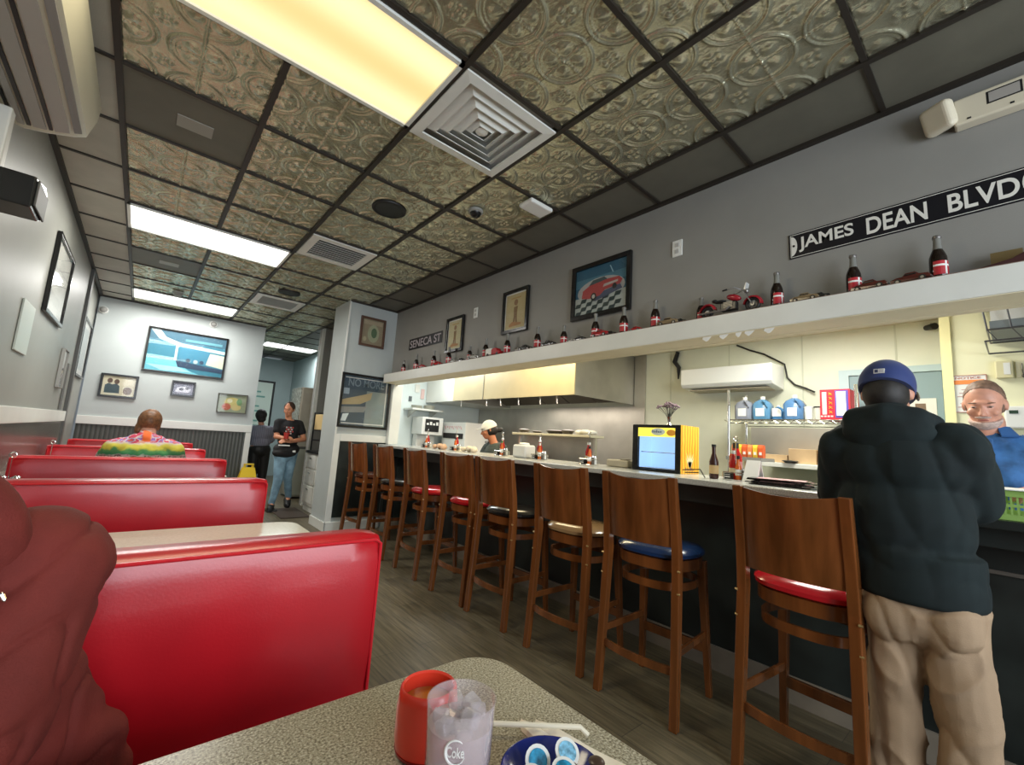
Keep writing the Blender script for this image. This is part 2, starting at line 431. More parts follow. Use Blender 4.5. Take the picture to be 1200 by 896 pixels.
# column at the far end of the counter and the post carrying the ledge
struct(MB().box(1.88, 5.6, 0, 2.60, 6.15, CH).build('wall_column', WALLB)); bpy.data.objects['wall_column'].name = 'wall_pier'
struct(MB().box(1.875, 5.59, 0, 1.95, 5.6-0.001, CH*0+1.19).box(1.95, 5.585, 1.10, 2.56, 5.599, 1.19).build('trim_7', WHITE, bevel=0.003))
struct(MB().box(1.952, 5.59, 0.16, 2.56, 5.599, 1.10).build('trim_8', DARKPANEL))
struct(MB().box(1.865, 5.57, 0, 2.56, 5.599, 0.11).box(1.86, 5.57, 0, 1.879, 6.15, 0.11).build('baseboard_pier', WHITE, bevel=0.003))
struct(MB().box(2.56, 5.52, 1.09, 2.70, 5.598, 1.895).build('trim_9', WHITE, bevel=0.004))
struct(MB().box(1.876, 5.585, 1.19, 1.895, 5.599, CH).build('trim_10', WHITE))
# kitchen shell
KX = 4.6
struct(MB().box(KX, 0.2, 0, KX+0.1, 6.6, 2.38).build('wall_kitchen', CREAM))
struct(MB().box(2.60, 6.3, 0, KX, 6.4, 2.38).build('wall_kitchen_far', mat('pale blue white kitchen paint', (0.72, 0.80, 0.79), 0.5)))
struct(MB().box(3.9, -1.6, 0, 4.02, 0.30, 2.38).box(4.02, 0.24, 0, KX, 0.30, 2.38).build('wall_office', CREAMY))
struct(MB().box(3.885, 0.255, 0, 3.899, 0.305, 2.38).build('trim_11', mat('yellow corner trim', (0.85, 0.78, 0.42), 0.5)))
struct(MB().box(2.62, -1.6, 2.38, 4.7, 6.6, 2.44).build('ceiling_kitchen', UNDER))
struct(MB().box(2.6, -1.7, 0, 4.0, -1.6, 2.38).build('wall_kitchen_near', CREAMY))
for y in (0.62, 1.28, 1.94, 2.6):
    struct(MB().box(KX-0.004, y-0.006, 1.0, KX-0.0005, y+0.006, 2.38).build('trim_12', mat('panel seam', (0.66, 0.68, 0.55), 0.6)))
# kitchen door
d = MB().box(KX-0.03, 0.36, 0, KX-0.001, 0.93, 1.97)
dd = struct(d.build('door_1', mat('blue grey door paint', (0.27, 0.38, 0.42), 0.5), bevel=0.003))
struct(MB().box(KX-0.045, 0.93, 0, KX-0.001, 1.0, 2.02).box(KX-0.045, 0.33, 1.97, KX-0.001, 0.93, 2.02).build('trim_13', mat('pale blue door casing', (0.50, 0.64, 0.68), 0.5)))
wp_ = MB().box(KX-0.036, 0.40, 1.35, KX-0.03, 0.62, 1.76)
wp_.mi(1).box(KX-0.04, 0.46, 1.36, KX-0.036, 0.52, 1.72)
wo = wp_.build('door_window', [PAPER, mat('brown blind', (0.22, 0.15, 0.10), 0.6)], dd)
# hallway beyond the dining room
struct(MB().box(1.2, 12.3, 0, 3.0, 12.4, CH).build('wall_hall', WALLC))
struct(MB().box(2.87, 6.4, 0, 2.97, 12.3, CH).build('wall_hall_side', WALLC))
struct(MB().box(1.25, YB+0.12, 0, 1.36, 12.3, CH).build('wall_hall_left', WALLC))
struct(MB().box(2.15, 7.60, 0, 2.87, 7.72, CH).build('wall_alcove', WALL))
struct(MB().box(2.145, 7.585, 0, 2.20, 7.598, CH).build('trim_14', WHITE))
# ------------------------------------------------------------------ ceiling
XG = [XL, -0.31, 0.30, 0.915, 1.53, 2.14, XR]
YG = [2.12+0.595*k for k in range(-9, 17)]
ce = struct(MB().box(-2, -3, CH+0.03, 6, 14, CH+0.1).build('ceiling', TILEP))
g = MB()
for x in XG[1:-1]:
    cuts = [(-2.8, 1.53), (2.13, 4.5), (5.095, 7.475), (8.07, 12.3)] if x == 0.30 else [(-2.8, 12.3)]
    for a, b_ in cuts: g.box(x-0.014, a, CH-0.012, x+0.014, b_, CH+0.004)
for y in YG:
    g.box(XL, y-0.011, CH-0.009, XR+(0.5 if y > 6.2 else 0), y+0.011, CH+0.003)
g.box(XL, -2.8, CH-0.02, XL+0.03, YB, CH+0.002).box(XR-0.03, -2.75, CH-0.02, XR, 5.6, CH+0.002).box(XL, YB-0.03, CH-0.02, 1.45, YB, CH+0.002)
g.box(1.88, 5.57, CH-0.02, XR, 5.6, CH+0.002)
go = g.build('grid', GRIDM, ce)
# pressed tin tile, one mesh shared by every tile
def tinh(u, v):
    h = 0.0
    cu_ = u-round(u); cv = v-round(v)
    r = math.hypot(cu_, cv); th = math.atan2(cv, cu_)
    h += 1.1*math.exp(-((r-0.43)/0.022)**2)+0.5*math.exp(-((r-0.37)/0.018)**2)
    if r < 0.36:
        pet = abs(math.cos(2*(th+PI/4)))**2.0
        h += 0.9*pet*math.exp(-((r-0.19)/0.10)**2)+0.45*abs(math.cos(4*th))**3*math.exp(-((r-0.25)/0.05)**2)
        h += 0.9*math.exp(-(r/0.05)**2)
    for w_, t_ in ((abs(cu_), v), (abs(cv), u)):
        h += 0.8*math.exp(-(w_/0.016)**2)*(0.7+0.3*math.cos(t_*90))
    fu = abs(cu_)-0.5; fv = abs(cv)-0.5
    rr = math.hypot(fu, fv); ft = math.atan2(fv, fu)
    if rr < 0.26:
        h += 0.9*abs(math.cos(2*ft))**1.5*math.exp(-((rr-0.105)/0.04)**2)+0.8*math.exp(-(rr/0.035)**2)
        h += 0.5*abs(math.sin(2*ft))**4*math.exp(-((rr-0.17)/0.04)**2)
    edge = min(1, (1-max(abs(u), abs(v)))/0.03)
    return h*max(0, edge)
N = 132
hw, hd = 0.293, 0.287
tv = []; tf = []
for j in range(N+1):
    for i in range(N+1):
        u = -1+2*i/N; v = -1+2*j/N
        tv.append((u*hw, v*hd, -0.0085*tinh(u, v)))
for j in range(N):
    for i in range(N):
        a = j*(N+1)+i; tf.append((a, a+N+1, a+N+2, a+1))
tme = bpy.data.meshes.new('tin_tile'); tme.from_pydata(tv, [], tf); tme.materials.append(TIN)
tme.polygons.foreach_set('use_smooth', [True]*len(tf))
skip = {(1, -1), (2, -1), (3, -1), (1, 4), (2, 4), (1, 9), (2, 9), (3, 3), (3, 7), (1, 1), (1, 6)}
pl_ = MB()
for k in range(-4, 15):
    yc = 2.12+0.595*(k+0.5)
    for c in range(0, 6):
        xa, xb = XG[c], XG[c+1]
        if c in (0, 5):
            if c == 0: pl_.mi(1)
            else: pl_.mi(0)
            pl_.box(xa, yc-0.29, CH, xb, yc+0.29, CH+0.006)
        elif (c, k) in ((1, 1), (1, 6)):
            pl_.mi(0); pl_.box(xa, yc-0.29, CH, xb, yc+0.29, CH+0.006)
        elif (c, k) not in skip:
            if k > 10 and (c < 3): continue
            o = bpy.data.objects.new('ceiling_tile', tme); COL.objects.link(o)
            o.location = ((xa+xb)/2, yc, CH+0.004); o.parent = ce
pl_.mi(0).box(XR, 5.6, CH, 3.0, 12.3, CH+0.006)
pl_.build('panel', [TILEP, TILEL], ce)
for x, y in ((0.0, 3.02), (0.0, 5.99)):
    MB().box(x-0.07, y-0.06, CH-0.006, x+0.10, y+0.06, CH-0.001).build('patch_panel', mat('pale patch', (0.30, 0.29, 0.25), 0.5), ce)

def fixture(x0, x1, y0, y1, label, dcol, dstr):
    t = thing('ceiling_light', label, 'ceiling light', ((x0+x1)/2, (y0+y1)/2, CH-0.02), group='fluorescent ceiling panels')
    f = MB(); w = 0.022
    for a in ((x0, y0, x1, y0+w), (x0, y1-w, x1, y1), (x0, y0, x0+w, y1), (x1-w, y0, x1, y1)):
        f.box(a[0], a[1], CH-0.02, a[2], a[3], CH+0.02)
    f.build('frame', WHITE, t)
    def fn(nt, v, b):
        n = noise(nt, v, 420, 1)
        s1 = ramp(nt, n, [(0.3, tuple(c*0.72 for c in dcol)), (0.7, dcol)])
        w_ = nt.nodes.new('ShaderNodeTexWave'); w_.bands_direction = 'Y'; w_.inputs['Scale'].default_value = 0.9
        w_.inputs['Distortion'].default_value = 0.3
        nt.links.new(v, w_.inputs['Vector'])
        s2 = mixc(nt, w_.outputs['Fac'], (0.80, 0.70, 0.55), (1, 1, 1))
        col = mixc(nt, 1.0, s1, s2, 'MULTIPLY') if dstr < 2 else s1
        nt.links.new(col, b.inputs['Emission Color']); b.inputs['Emission Strength'].default_value = dstr
        return col
    M_ = node_mat('lit diffuser', 0.4, fn)
    MB().box(x0+w, y0+w, CH-0.008, x1-w, y1-w, CH).build('diffuser', M_, t)
    return t
fixture(-0.31, 0.905, 1.545, 2.115, 'largest amber tinted fluorescent ceiling panel, in the foreground beside the square vent', (1.0, 0.84, 0.46), 0.95)
fixture(-0.31, 0.905, 4.51, 5.09, 'bright white ceiling light panel, second in the row behind the amber one', (1, 1, 0.93), 3.0)
fixture(-0.31, 0.905, 7.485, 8.065, 'bright white ceiling light panel nearest the back wall with the big print', (1, 1, 0.97), 3.5)
fixture(1.72, 2.75, 9.80, 10.38, 'narrow bright ceiling light in the hallway behind the standing waitress', (0.97, 1, 1), 3.5)

# square diffuser vent
t = thing('ceiling_vent', 'large square white vent of nested louvres beside the amber light', 'vent', (1.22, 1.84, CH-0.03))
vf = MB()
def ringq(mb, c, a, b_, z0, z1, za, zb):
    """square ring between half-size a (z0..) and b"""
    cx, cy = c
    o_ = [(cx+sx*a*1.03, cy+sy*a, z0) for sx, sy in ((-1, -1), (1, -1), (1, 1), (-1, 1))]
    i_ = [(cx+sx*b_*1.03, cy+sy*b_, za) for sx, sy in ((-1, -1), (1, -1), (1, 1), (-1, 1))]
    o2 = [(p[0], p[1], z1) for p in o_]; i2 = [(p[0], p[1], zb) for p in i_]
    mb.loft([o_, i_, i2, o2, o_], cap=False)
ringq(vf, (1.22, 1.84), 0.285, 0.235, CH-0.018, CH-0.008, CH-0.022, CH-0.012)
vf.build('frame', WHITE, t)
for a, b_, z in ((0.237, 0.180, 0.0), (0.186, 0.130, -0.004), (0.136, 0.080, -0.006), (0.086, 0.0405, -0.006)):
    q = MB(); ringq(q, (1.22, 1.84), a, b_, CH+0.022+z, CH+0.026+z, CH-0.018+z, CH-0.014+z); q.build('louvre', WHITE, t)
MB().lathe([(0.006, -0.012), (0.035, -0.004), (0.04, 0.01)], (1.22, 1.84, CH-0.012), 16).build('damper_knob', WHITE, t, smooth=True)
MB().box(0.93, 1.555, CH+0.026, 1.51, 2.125, CH+0.029).build('duct_back', mat('vent inner white', (0.6, 0.6, 0.57), 0.6), t)
def slot_vent(x, y, label):
    t = thing('ceiling_vent', label, 'vent', (x, y, CH-0.02))
    f = MB()
    for a in ((-.29, -.28, .29, -.22), (-.29, .22, .29, .28), (-.29, -.22, -.22, .22), (.22, -.22, .29, .22)):
        f.box(x+a[0], y+a[1], CH-0.018, x+a[2], y+a[3], CH-0.004)
    f.build('frame', WHITE, t)
    MB().box(x-.22, y-.22, CH+0.004, x+.22, y+.22, CH+0.01).build('duct_back', BLACK, t)
    for k in range(9):
        yy = y-0.2+k*0.05
        MB().box(-0.22, -0.018, -0.0015, 0.22, 0.018, 0.0015, Matrix.Translation((x, yy, CH-0.008)) @ Matrix.Rotation(R(35), 4, 'X')).build('louvre', WHITE, t)
slot_vent(1.225, 4.2, 'white louvred ceiling vent in the middle, near the round black speaker')
slot_vent(1.225, 6.58, 'small distant louvred ceiling vent towards the back wall')
for x, y, l in ((1.225, 3.03, 'round dark ceiling speaker grille nearest the square vent'), (1.225, 5.95, 'round dark ceiling speaker grille farther down the room')):
    t = thing('ceiling_speaker', l, 'speaker', (x, y, CH-0.02))
    MB().lathe([(0.0, 0), (0.10, 0.0), (0.108, 0.004)], (x, y, CH-0.016), 32).build('grille', mat('black speaker mesh', (0.02, 0.025, 0.022), 0.6, bump=0.6, bscale=300), t)
    MB().lathe([(0.108, 0), (0.125, 0.002), (0.128, 0.012), (0.108, 0.014)], (x, y, CH-0.018), 32, cap=False).build('rim', BLACK, t, smooth=True)
t = thing('smoke_detector', 'small dark dome detector on the ceiling beside the white box', 'smoke detector', (1.70, 2.56, CH-0.03))
MB().lathe([(0.055, 0.028), (0.055, 0.012), (0.045, 0.006)], (1.70, 2.56, CH-0.03), 24).build('base', GREYP, t, smooth=True)
MB().lathe([(0.043, 0.006), (0.034, -0.016), (0.015, -0.028), (0.0, -0.03)], (1.70, 2.56, CH-0.03), 20).build('dome', BLACKG, t, smooth=True)
o = MB().box(1.845, 2.10, CH-0.045, 2.06, 2.235, CH-0.013).build('ceiling_box', WHITEP, bevel=0.012, seg=3)
tag(o, 'white rounded box fixed to the ceiling beside the dark dome detector', 'device')
for x, z, l in ((0.70, 2.80, 'white round camera high on the back wall, right of the big print'), (-0.60, 2.72, 'pale round camera in the far corner of the back wall')):
    t = thing('wall_camera', l, 'security camera', (x, YB, z))
    MB().cyl((x, YB-0.001, z), (x, YB-0.03, z), 0.055, 0.05, 20).build('base', WHITEP, t, smooth=True)
    MB().ell((x, YB-0.045, z), (0.042, 0.035, 0.042)).build('eye', GREYP, t, smooth=True)
o = MB().lathe([(0.06, 0.0), (0.06, -0.02), (0.04, -0.05), (0.0, -0.06)], (0.16, 7.2, CH-0.013), 20).build('ceiling_camera', GREYP, smooth=True)
tag(o, 'small grey dome camera on the ceiling before the back wall', 'security camera')

#@@BOOTHS
# ================================================================== BOOTHS AND TABLES
def booth(y, label, used=[]):
    """double-sided bench; local origin on the floor under the near face of its back"""
    if not used:
        t = thing('booth_bench', label, 'booth bench', (0, 0, 0), group='red vinyl booth benches along the wall')
        x0, x1 = XL+0.045, 0.60
        b = MB()
        # padded backrest, rounded top
        prof = [(0.0, 0.46), (-0.012, 0.60), (-0.012, 0.86), (0.0, 0.915), (0.02, 0.93), (0.10, 0.93), (0.12, 0.915), (0.132, 0.86), (0.132, 0.60), (0.12, 0.46)]
        rings = []
        for i in range(27):
            x = x0+(x1-x0)*i/26
            e = min(1, (x-x0)/0.03+0.35, (x1-x)/0.03+0.35)
            rings.append([Vector((x, 0.06+(p-0.06)*(0.82+0.18*e), z-(1-e)*0.012*(z > 0.8))) for p, z in prof])
        b.loft(rings)
        b.build('backrest', REDV, t, smooth=True)
        pp = MB()
        for yy in (-0.004, 0.124):
            pp.tube([(x0+0.01, yy, 0.50), (x0+0.01, yy, 0.905), (x0+0.03, yy, 0.916), (x1-0.02, yy, 0.916), (x1-0.003, yy, 0.905), (x1-0.003, yy, 0.50)], 0.005, 8)
        pp.build('piping', REDP, t, smooth=True)
        for a, b_ in ((-0.40, -0.012), (0.132, 0.52)):
            s_ = MB().box(x0, a, 0.36, x1, b_, 0.47)
            s_.build('seat', REDV, t, bevel=0.03, seg=4)
            MB().box(x0, a+0.05 if a < 0 else b_-0.10, 0.0, x1-0.01, b_ if a < 0 else b_-0.05, 0.36).build('plinth', BLACK, t)
        MB().box(x1-0.012, 0.0, 0.0, x1+0.004, 0.12, 0.47).build('side_panel', BLACK, t)
        used.append(t); t.location = (0, y, 0); return t
    return place(used[0], True, (0, y, 0), 0, label)
booth(-0.26, 'red vinyl booth bench nearest the shop window, under the viewer')
booth(1.27, 'large red vinyl booth bench in the foreground behind the speckled table')
booth(2.80, 'red vinyl booth bench behind the second table, second in the row seen')
booth(4.33, 'red vinyl booth bench with the colourful shirted diner behind its back')
booth(5.86, 'red vinyl booth bench partly hidden by the colourful shirt')
booth(7.39, 'farthest red vinyl booth bench, next to the dark beadboard wall')
tp = []
def table(yc, label, x1=0.68, d=0.80):
    if not tp:
        t = thing('diner_table', label, 'table', (0, 0, 0), group='laminate booth tables')
        x0, r = XL+0.045, 0.085
        poly = [(x0, -d/2)]
        poly += [(x1-r+r*math.sin(a), -d/2+r-r*math.cos(a)) for a in [PI/2*k/8 for k in range(9)]]
        poly += [(x1-r+r*math.cos(a), d/2-r+r*math.sin(a)) for a in [PI/2*k/8 for k in range(9)]]
        poly += [(x0, d/2)]
        MB().prism(poly, 2, 0.722, 0.75).build('tabletop', SPECK, t, bevel=0.004)
        MB().prism([(x0+(x-x0)*1.004, y*1.004) for x, y in poly], 2, 0.716, 0.744).build('edge_band', mat('grey edge band', (0.10, 0.10, 0.09), 0.4), t)
        MB().cyl((0.15, 0, 0.02), (0.15, 0, 0.716), 0.04).build('pedestal', BLACK, t, smooth=True)
        ft = MB(); ft.box(-0.13, -0.04, 0, 0.43, 0.04, 0.03); ft.box(0.11, -0.17, 0, 0.19, 0.17, 0.03)
        ft.build('foot', BLACK, t, bevel=0.008)
        t.location = (0, yc, 0); tp.append(t); return t
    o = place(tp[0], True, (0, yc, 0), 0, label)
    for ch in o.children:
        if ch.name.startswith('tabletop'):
            ch.data = ch.data.copy(); ch.data.materials[0] = GLARELAM
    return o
table(0.435, 'nearest speckled table with rounded corner, carrying the cups')
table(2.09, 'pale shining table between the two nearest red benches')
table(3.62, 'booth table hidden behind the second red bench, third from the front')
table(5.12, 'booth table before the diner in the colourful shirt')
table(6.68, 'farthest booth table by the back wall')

def caddy(loc, label, k, wire=True):
    x, y, z = loc
    t = thing('condiment_caddy', label, 'condiment caddy', loc, group='condiment caddies on the booth tables')
    b = MB()
    for s in (-1, 1):
        b.tube([(x-0.05, y+s*0.05, z+0.06), (x+0.05, y+s*0.05, z+0.06)], 0.003)
        b.tube([(x+s*0.05, y-0.05, z+0.06), (x+s*0.05, y+0.05, z+0.06)], 0.003)
        for q in (-1, 1): b.tube([(x+s*0.05, y+q*0.05, z), (x+s*0.05, y+q*0.05, z+0.06)], 0.003)
    b.box(x-0.052, y-0.052, z+0.001, x+0.052, y+0.052, z+0.006)
    b.build('rack', CHROME, t, smooth=True)
    h = MB(); h.tube([(x, y, z+0.006), (x, y, z+0.22)]+[(x+0.014*math.sin(a), y, z+0.234-0.014*math.cos(a)) for a in [2*PI*i/10 for i in range(11)]], 0.003)
    h.build('handle', CHROME, t, smooth=True)
    for i, (dx, dy) in enumerate(((-.026, -.026), (.026, -.026), (-.026, .026), (.026, .026))):
        j = MB().lathe([(0.019, 0.007), (0.021, 0.05), (0.015, 0.085), (0.016, 0.09)], (x+dx, y+dy, z), 12).build('shaker', clear_mat('shaker glass', (0.8, 0.8, 0.78), 0.05, 0.5), t, smooth=True)
        MB().lathe([(0.018, 0.09), (0.018, 0.11), (0.010, 0.118)], (x+dx, y+dy, z), 12).build('lid', CHROME, j, smooth=True)
caddy((-0.50, 2.30, 0.75), 'chrome condiment caddy with tall loop handle at the left edge of the picture', 0)
caddy((-0.50, 3.62, 0.75), 'chrome condiment caddy against the wall behind the second red bench', 0)
caddy((-0.52, 5.25, 0.75), 'small distant chrome caddy beside the diner in the colourful shirt', 0)

#@@STOOLS
# ================================================================== STOOLS
def curve_band(mb, x_of, y0, y1, z0_of, z1_of, th, n=14):
    """a curved upright band across y, x given by x_of(t) (t -1..1), thickness th"""
    rings = []
    for i in range(n+1):
        t = -1+2*i/n; y = y0+(y1-y0)*i/n; x = x_of(t)
        a, b_ = z0_of(t), z1_of(t)
        xa, xb = x if isinstance(x, tuple) else (x, x)
        rings.append([Vector((xa, y, a)), Vector((xa+th, y, a)), Vector((xb+th, y, b_)), Vector((xb, y, b_))])
    return mb.loft(rings)
def make_stool(seatm):
    t = thing('bar_stool', '', 'bar stool', (0, 0, 0), group='wooden bar stools along the counter')
    for s in (-1, 1):   # rear leg running up to be the back post
        pts = [(-0.215, 0.205*s, 0), (-0.19, 0.198*s, 0.35), (-0.172, 0.192*s, 0.70), (-0.185, 0.19*s, 0.85), (-0.225, 0.188*s, 1.107)]
        rings = []
        for p, w in zip(pts, (0.030, 0.036, 0.042, 0.038, 0.030)):
            rings.append([Vector(p)+Vector((a*w*0.55, b_*0.019, 0)) for a, b_ in ((-1, -1), (1, -1), (1, 1), (-1, 1))])
        MB().loft(rings).build('rear_leg', WOOD, t, bevel=0.004)
    for s in (-1, 1):
        MB().loft([[Vector((x+a*w, y+b_*w, z)) for a, b_ in ((-1, -1), (1, -1), (1, 1), (-1, 1))] for x, y, z, w in ((0.20, 0.19*s, 0, 0.014), (0.165, 0.165*s, 0.67, 0.021))]).build('front_leg', WOOD, t, bevel=0.004)
    # curved plywood back
    bk = MB()
    curve_band(bk, lambda q: (-0.188-0.035*(1-q*q), -0.226-0.035*(1-q*q)), -0.172, 0.172, lambda q: 0.775+0.0*(q*q), lambda q: 1.085+0.018*q*q, 0.013, 18)
    bk.build('backrest', WOOD, t, smooth=True)
    # rounded seat: ply frame and cushion
    def seat_poly(g):
        P = []
        for k in range(28):
            a = 2*PI*k/28; c, s_ = math.cos(a), math.sin(a)
            e = 2.9
            rx = 0.195+g; ry = (0.205+g)-(0.03*max(0, -c))
            P.append((0.02+rx*math.copysign(abs(c)**(2/e), c), ry*math.copysign(abs(s_)**(2/e), s_)))
        return P
    def ringz(g, z): return [Vector((x, y, z)) for x, y in seat_poly(g)]
    MB().loft([ringz(-0.02, 0.645), ringz(-0.006, 0.648), ringz(-0.006, 0.700), ringz(-0.02, 0.703)]).build('seat_frame', WOOD, t, smooth=True)
    MB().loft([ringz(-0.012, 0.702), ringz(0.004, 0.712), ringz(0.006, 0.728), ringz(-0.01, 0.745), ringz(-0.05, 0.755), ringz(-0.12, 0.759)]).build('cushion', seatm, t, smooth=True)
    # bent hoop below the seat
    hp = MB(); P = seat_poly(-0.018)
    hp.loft([[Vector((x, y, 0.555)), Vector((0.02+(x-0.02)*0.93, y*0.93, 0.555)), Vector((0.02+(x-0.02)*0.93, y*0.93, 0.592)), Vector((x, y, 0.592))] for x, y in P+[P[0]]], cap=False)
    hp.build('hoop', WOOD, t, smooth=True)
    # foot rails
    fr = MB(); curve_band(fr, lambda q: -0.198-0.028*(1-q*q), -0.185, 0.185, lambda q: 0.215, lambda q: 0.250, 0.014)
    fr.build('rear_rail', WOOD, t, smooth=True)
    for s in (-1, 1):
        MB().bar((-0.185, 0.19*s, 0.30), (0.18, 0.175*s, 0.30), 0.016, 0.034, (0, 1, 0)).build('side_rail', WOOD, t, bevel=0.003)
    MB().bar((0.183, -0.17, 0.235), (0.183, 0.17, 0.235), 0.022, 0.045, (1, 0, 0)).build('foot_rest', WOOD, t, bevel=0.003)
    bl = MB()
    for s in (-1, 1):
        for z in (0.675, 0.575, 0.235):
            bl.cyl((-0.196, 0.205*s, z), (-0.196, 0.217*s, z), 0.006, 0.004, 8)
    bl.build('bolt', mat('brass bolt', (0.5, 0.35, 0.15), 0.35, metal=0.8), t)
    return t
VR = mat('red stool vinyl', (0.52, 0.012, 0.02), 0.2, coat=0.3)
VB = mat('navy stool vinyl', (0.012, 0.035, 0.11), 0.2, coat=0.3)
VT = mat('tan stool vinyl', (0.36, 0.22, 0.10), 0.2, coat=0.3)
VK = mat('black stool vinyl', (0.015, 0.014, 0.014), 0.2, coat=0.3)
VM = mat('dark brown stool vinyl', (0.10, 0.03, 0.015), 0.25, coat=0.3)
protos = {}
for y, rz, m_, l in ((0.600, -3, VR, 'nearest wooden bar stool with a red seat, beside the man in the hoodie'),
                     (1.30, 3, VB, 'wooden bar stool with a shiny navy blue seat'),
                     (1.84, 2, VT, 'wooden bar stool with a tan seat'),
                     (2.48, 1, VK, 'wooden bar stool with a black seat between the tan and red ones'),
                     (2.98, 3, VR, 'wooden bar stool with a red seat, third red from the far end pier'),
                     (3.66, -2, VR, 'wooden bar stool with a red seat, beside the black seated one at the far end'),
                     (4.36, 1, VK, 'dark seated bar stool, last but one before the pier'),
                     (5.08, 4, VM, 'farthest wooden bar stool, right in front of the pier')):
    used = m_.name in protos
    if not used: protos[m_.name] = make_stool(m_)
    place(protos[m_.name], used, (2.19, y, 0), R(rz), l)

#@@COUNTER
# ================================================================== COUNTER
CT = 1.085
t = thing('lunch_counter', 'long dark lunch counter with a pale laminate top', 'counter', (2.72, 2.0, 0))
MB().box(2.72, -1.55, 0.13, 2.98, 5.58, CT-0.036).box(2.565, 5.50, 0.13, 2.72, 5.58, CT-0.036).build('front_panel', DARKPANEL, t)
MB().box(2.705, -1.55, 0.0, 2.98, 5.58, 0.13).build('kick_base', mat('taupe base tile', (0.22, 0.185, 0.14), 0.5, noise=0.1), t)
MB().box(2.42, 0.17, CT-0.034, 3.04, 5.51, CT).build('countertop', COUNTERM, t, bevel=0.006)
MB().box(2.42, -1.55, CT-0.06, 3.04, 0.168, CT-0.026).build('lower_top', DARKPANEL, t, bevel=0.004)
MB().box(2.53, -1.55, CT-0.14, 2.72, 5.5, CT-0.036).build('top_apron', DARKPANEL, t, bevel=0.004)
MB().box(2.70, -1.55, CT-0.26, 2.719, 0.9, CT-0.245).build('moulding', mat('worn brown edge', (0.10, 0.085, 0.07), 0.5), t)
o = MB().box(2.715, 4.44, 0.50, 2.7199, 4.52, 0.62).build('outlet_plate', WHITEP, bevel=0.002)
tag(o, 'small white outlet plate on the dark counter front behind the far stools', 'outlet')
#@@WALLTHINGS
# ================================================================== WALL THINGS
# wall air conditioner, upper left
t = thing('wall_air_conditioner', 'cream wall air conditioner high on the side wall at the upper left corner', 'air conditioner', (XL, 2.2, 2.55))
x0, y0, y1 = XL+0.002, 1.35, 2.99
prof = [(x0, 2.56), (-0.60, 2.548), (-0.53, 2.560), (-0.435, 2.590), (-0.392, 2.612), (-0.368, 2.70), (-0.362, 2.78), (-0.375, 2.83), (-0.43, 2.87), (x0, 2.88)]
rings = []
for y, k in ((y0, 1), (y1-0.03, 1), (y1-0.008, 0.98), (y1, 0.93)):
    rings.append([Vector((x0+(x-x0)*k, y, 2.71+(z-2.71)*k)) for x, z in prof])
ACM = mat('cream air conditioner plastic', (0.62, 0.60, 0.48), 0.35)
MB().loft(rings).build('casing', ACM, t, smooth=True)
def uxf(xa, za, xb, zb):  # strip frame along the underside
    return (Vector((xa, 0, za)), Vector((xb, 0, zb)))
for (xa, za, xb, zb), mt, nm in (((-0.632, 2.549, -0.620, 2.546), BLACK, 'louvre_slot'), ((-0.583, 2.549, -0.570, 2.551), BLACK, 'louvre_slot'), ((-0.512, 2.5615, -0.500, 2.565), BLACK, 'louvre_slot'),
                                 ((-0.613, 2.545, -0.590, 2.545), mat('warm grey louvre', (0.36, 0.34, 0.31), 0.4), 'louvre'), ((-0.563, 2.551, -0.520, 2.557), MATS['warm grey louvre'], 'louvre'),
                                 ((-0.493, 2.564, -0.445, 2.580), MATS['warm grey louvre'], 'louvre'), ((-0.430, 2.589, -0.405, 2.599), mat('grey trim strip', (0.22, 0.21, 0.20), 0.4), 'trim_strip')):
    MB().loft([[Vector((xa, y, za)), Vector((xb, y, zb)), Vector((xb, y, zb-0.006)), Vector((xa, y, za-0.006))] for y in (y0+0.02, y1-0.07)]).build(nm, mt, t)
t = thing('pipe_cover', 'white pipe cover below the air conditioner above the black box', 'pipe cover', (x0, 2.99, 2.30))
MB().box(x0, 2.70, 2.215, -0.585, 2.76, 2.50).build('duct', mat('dull white duct', (0.5, 0.5, 0.47), 0.5), t, bevel=0.008)
MB().box(x0, 2.79, 2.24, -0.60, 2.83, 2.44).build('bracket', WHITEP, t, bevel=0.006)
t = thing('black_box', 'long black box mounted on the side wall below the air conditioner', 'box', (x0, 2.64, 2.035))
MB().prism([(2.52, 2.165), (2.70, 2.20), (2.76, 2.18), (2.76, 2.06), (2.68, 2.03), (2.52, 2.035)], 0, x0, -0.445).build('housing', BLACKG, t, bevel=0.006)
MB().box(-0.4445, 2.54, 2.05, -0.437, 2.74, 2.16).build('end_cap', mat('dark grey end cap', (0.05, 0.05, 0.045), 0.6), t, bevel=0.004)
o = MB().prism([(3.13, 2.27), (3.20, 2.25), (3.24, 2.36), (3.17, 2.38)], 0, x0, x0+0.004).build('paper_tag', PAPER)
tag(o, 'small white tag on the side wall beside the end of the black box', 'paper')

# side wall pictures
def L(y, z): return wallxf('left', y, z, XL+0.001)
picture(L(5.06, 2.28), 0.86, 0.62, 'large black framed glossy print on the side wall, left of the back wall', [
    (rect(-.5, -.5, .5, .5), (0.62, 0.63, 0.58)), (disc(0.05, 0.1, .22, .22), (0.50, 0.51, 0.47)), (rect(-.3, -.35, .25, -.2), (0.52, 0.53, 0.49))], 0.028)
o = MB().box(x0, 4.03, 1.60, XL+0.012, 4.40, 1.93).build('notice_board', mat('pale green notice', (0.50, 0.54, 0.48), 0.35), bevel=0.002)
tag(o, 'pale blank notice sheet on the side wall, lower left of the large framed print', 'notice')
picture(L(6.12, 1.66), 0.30, 0.38, 'small narrow pale frame on the side wall near the dark jamb', [(rect(-.3, -.3, .3, .3), (0.45, 0.46, 0.42))], 0.012, frame=GREYP, ground=(0.5, 0.5, 0.46))
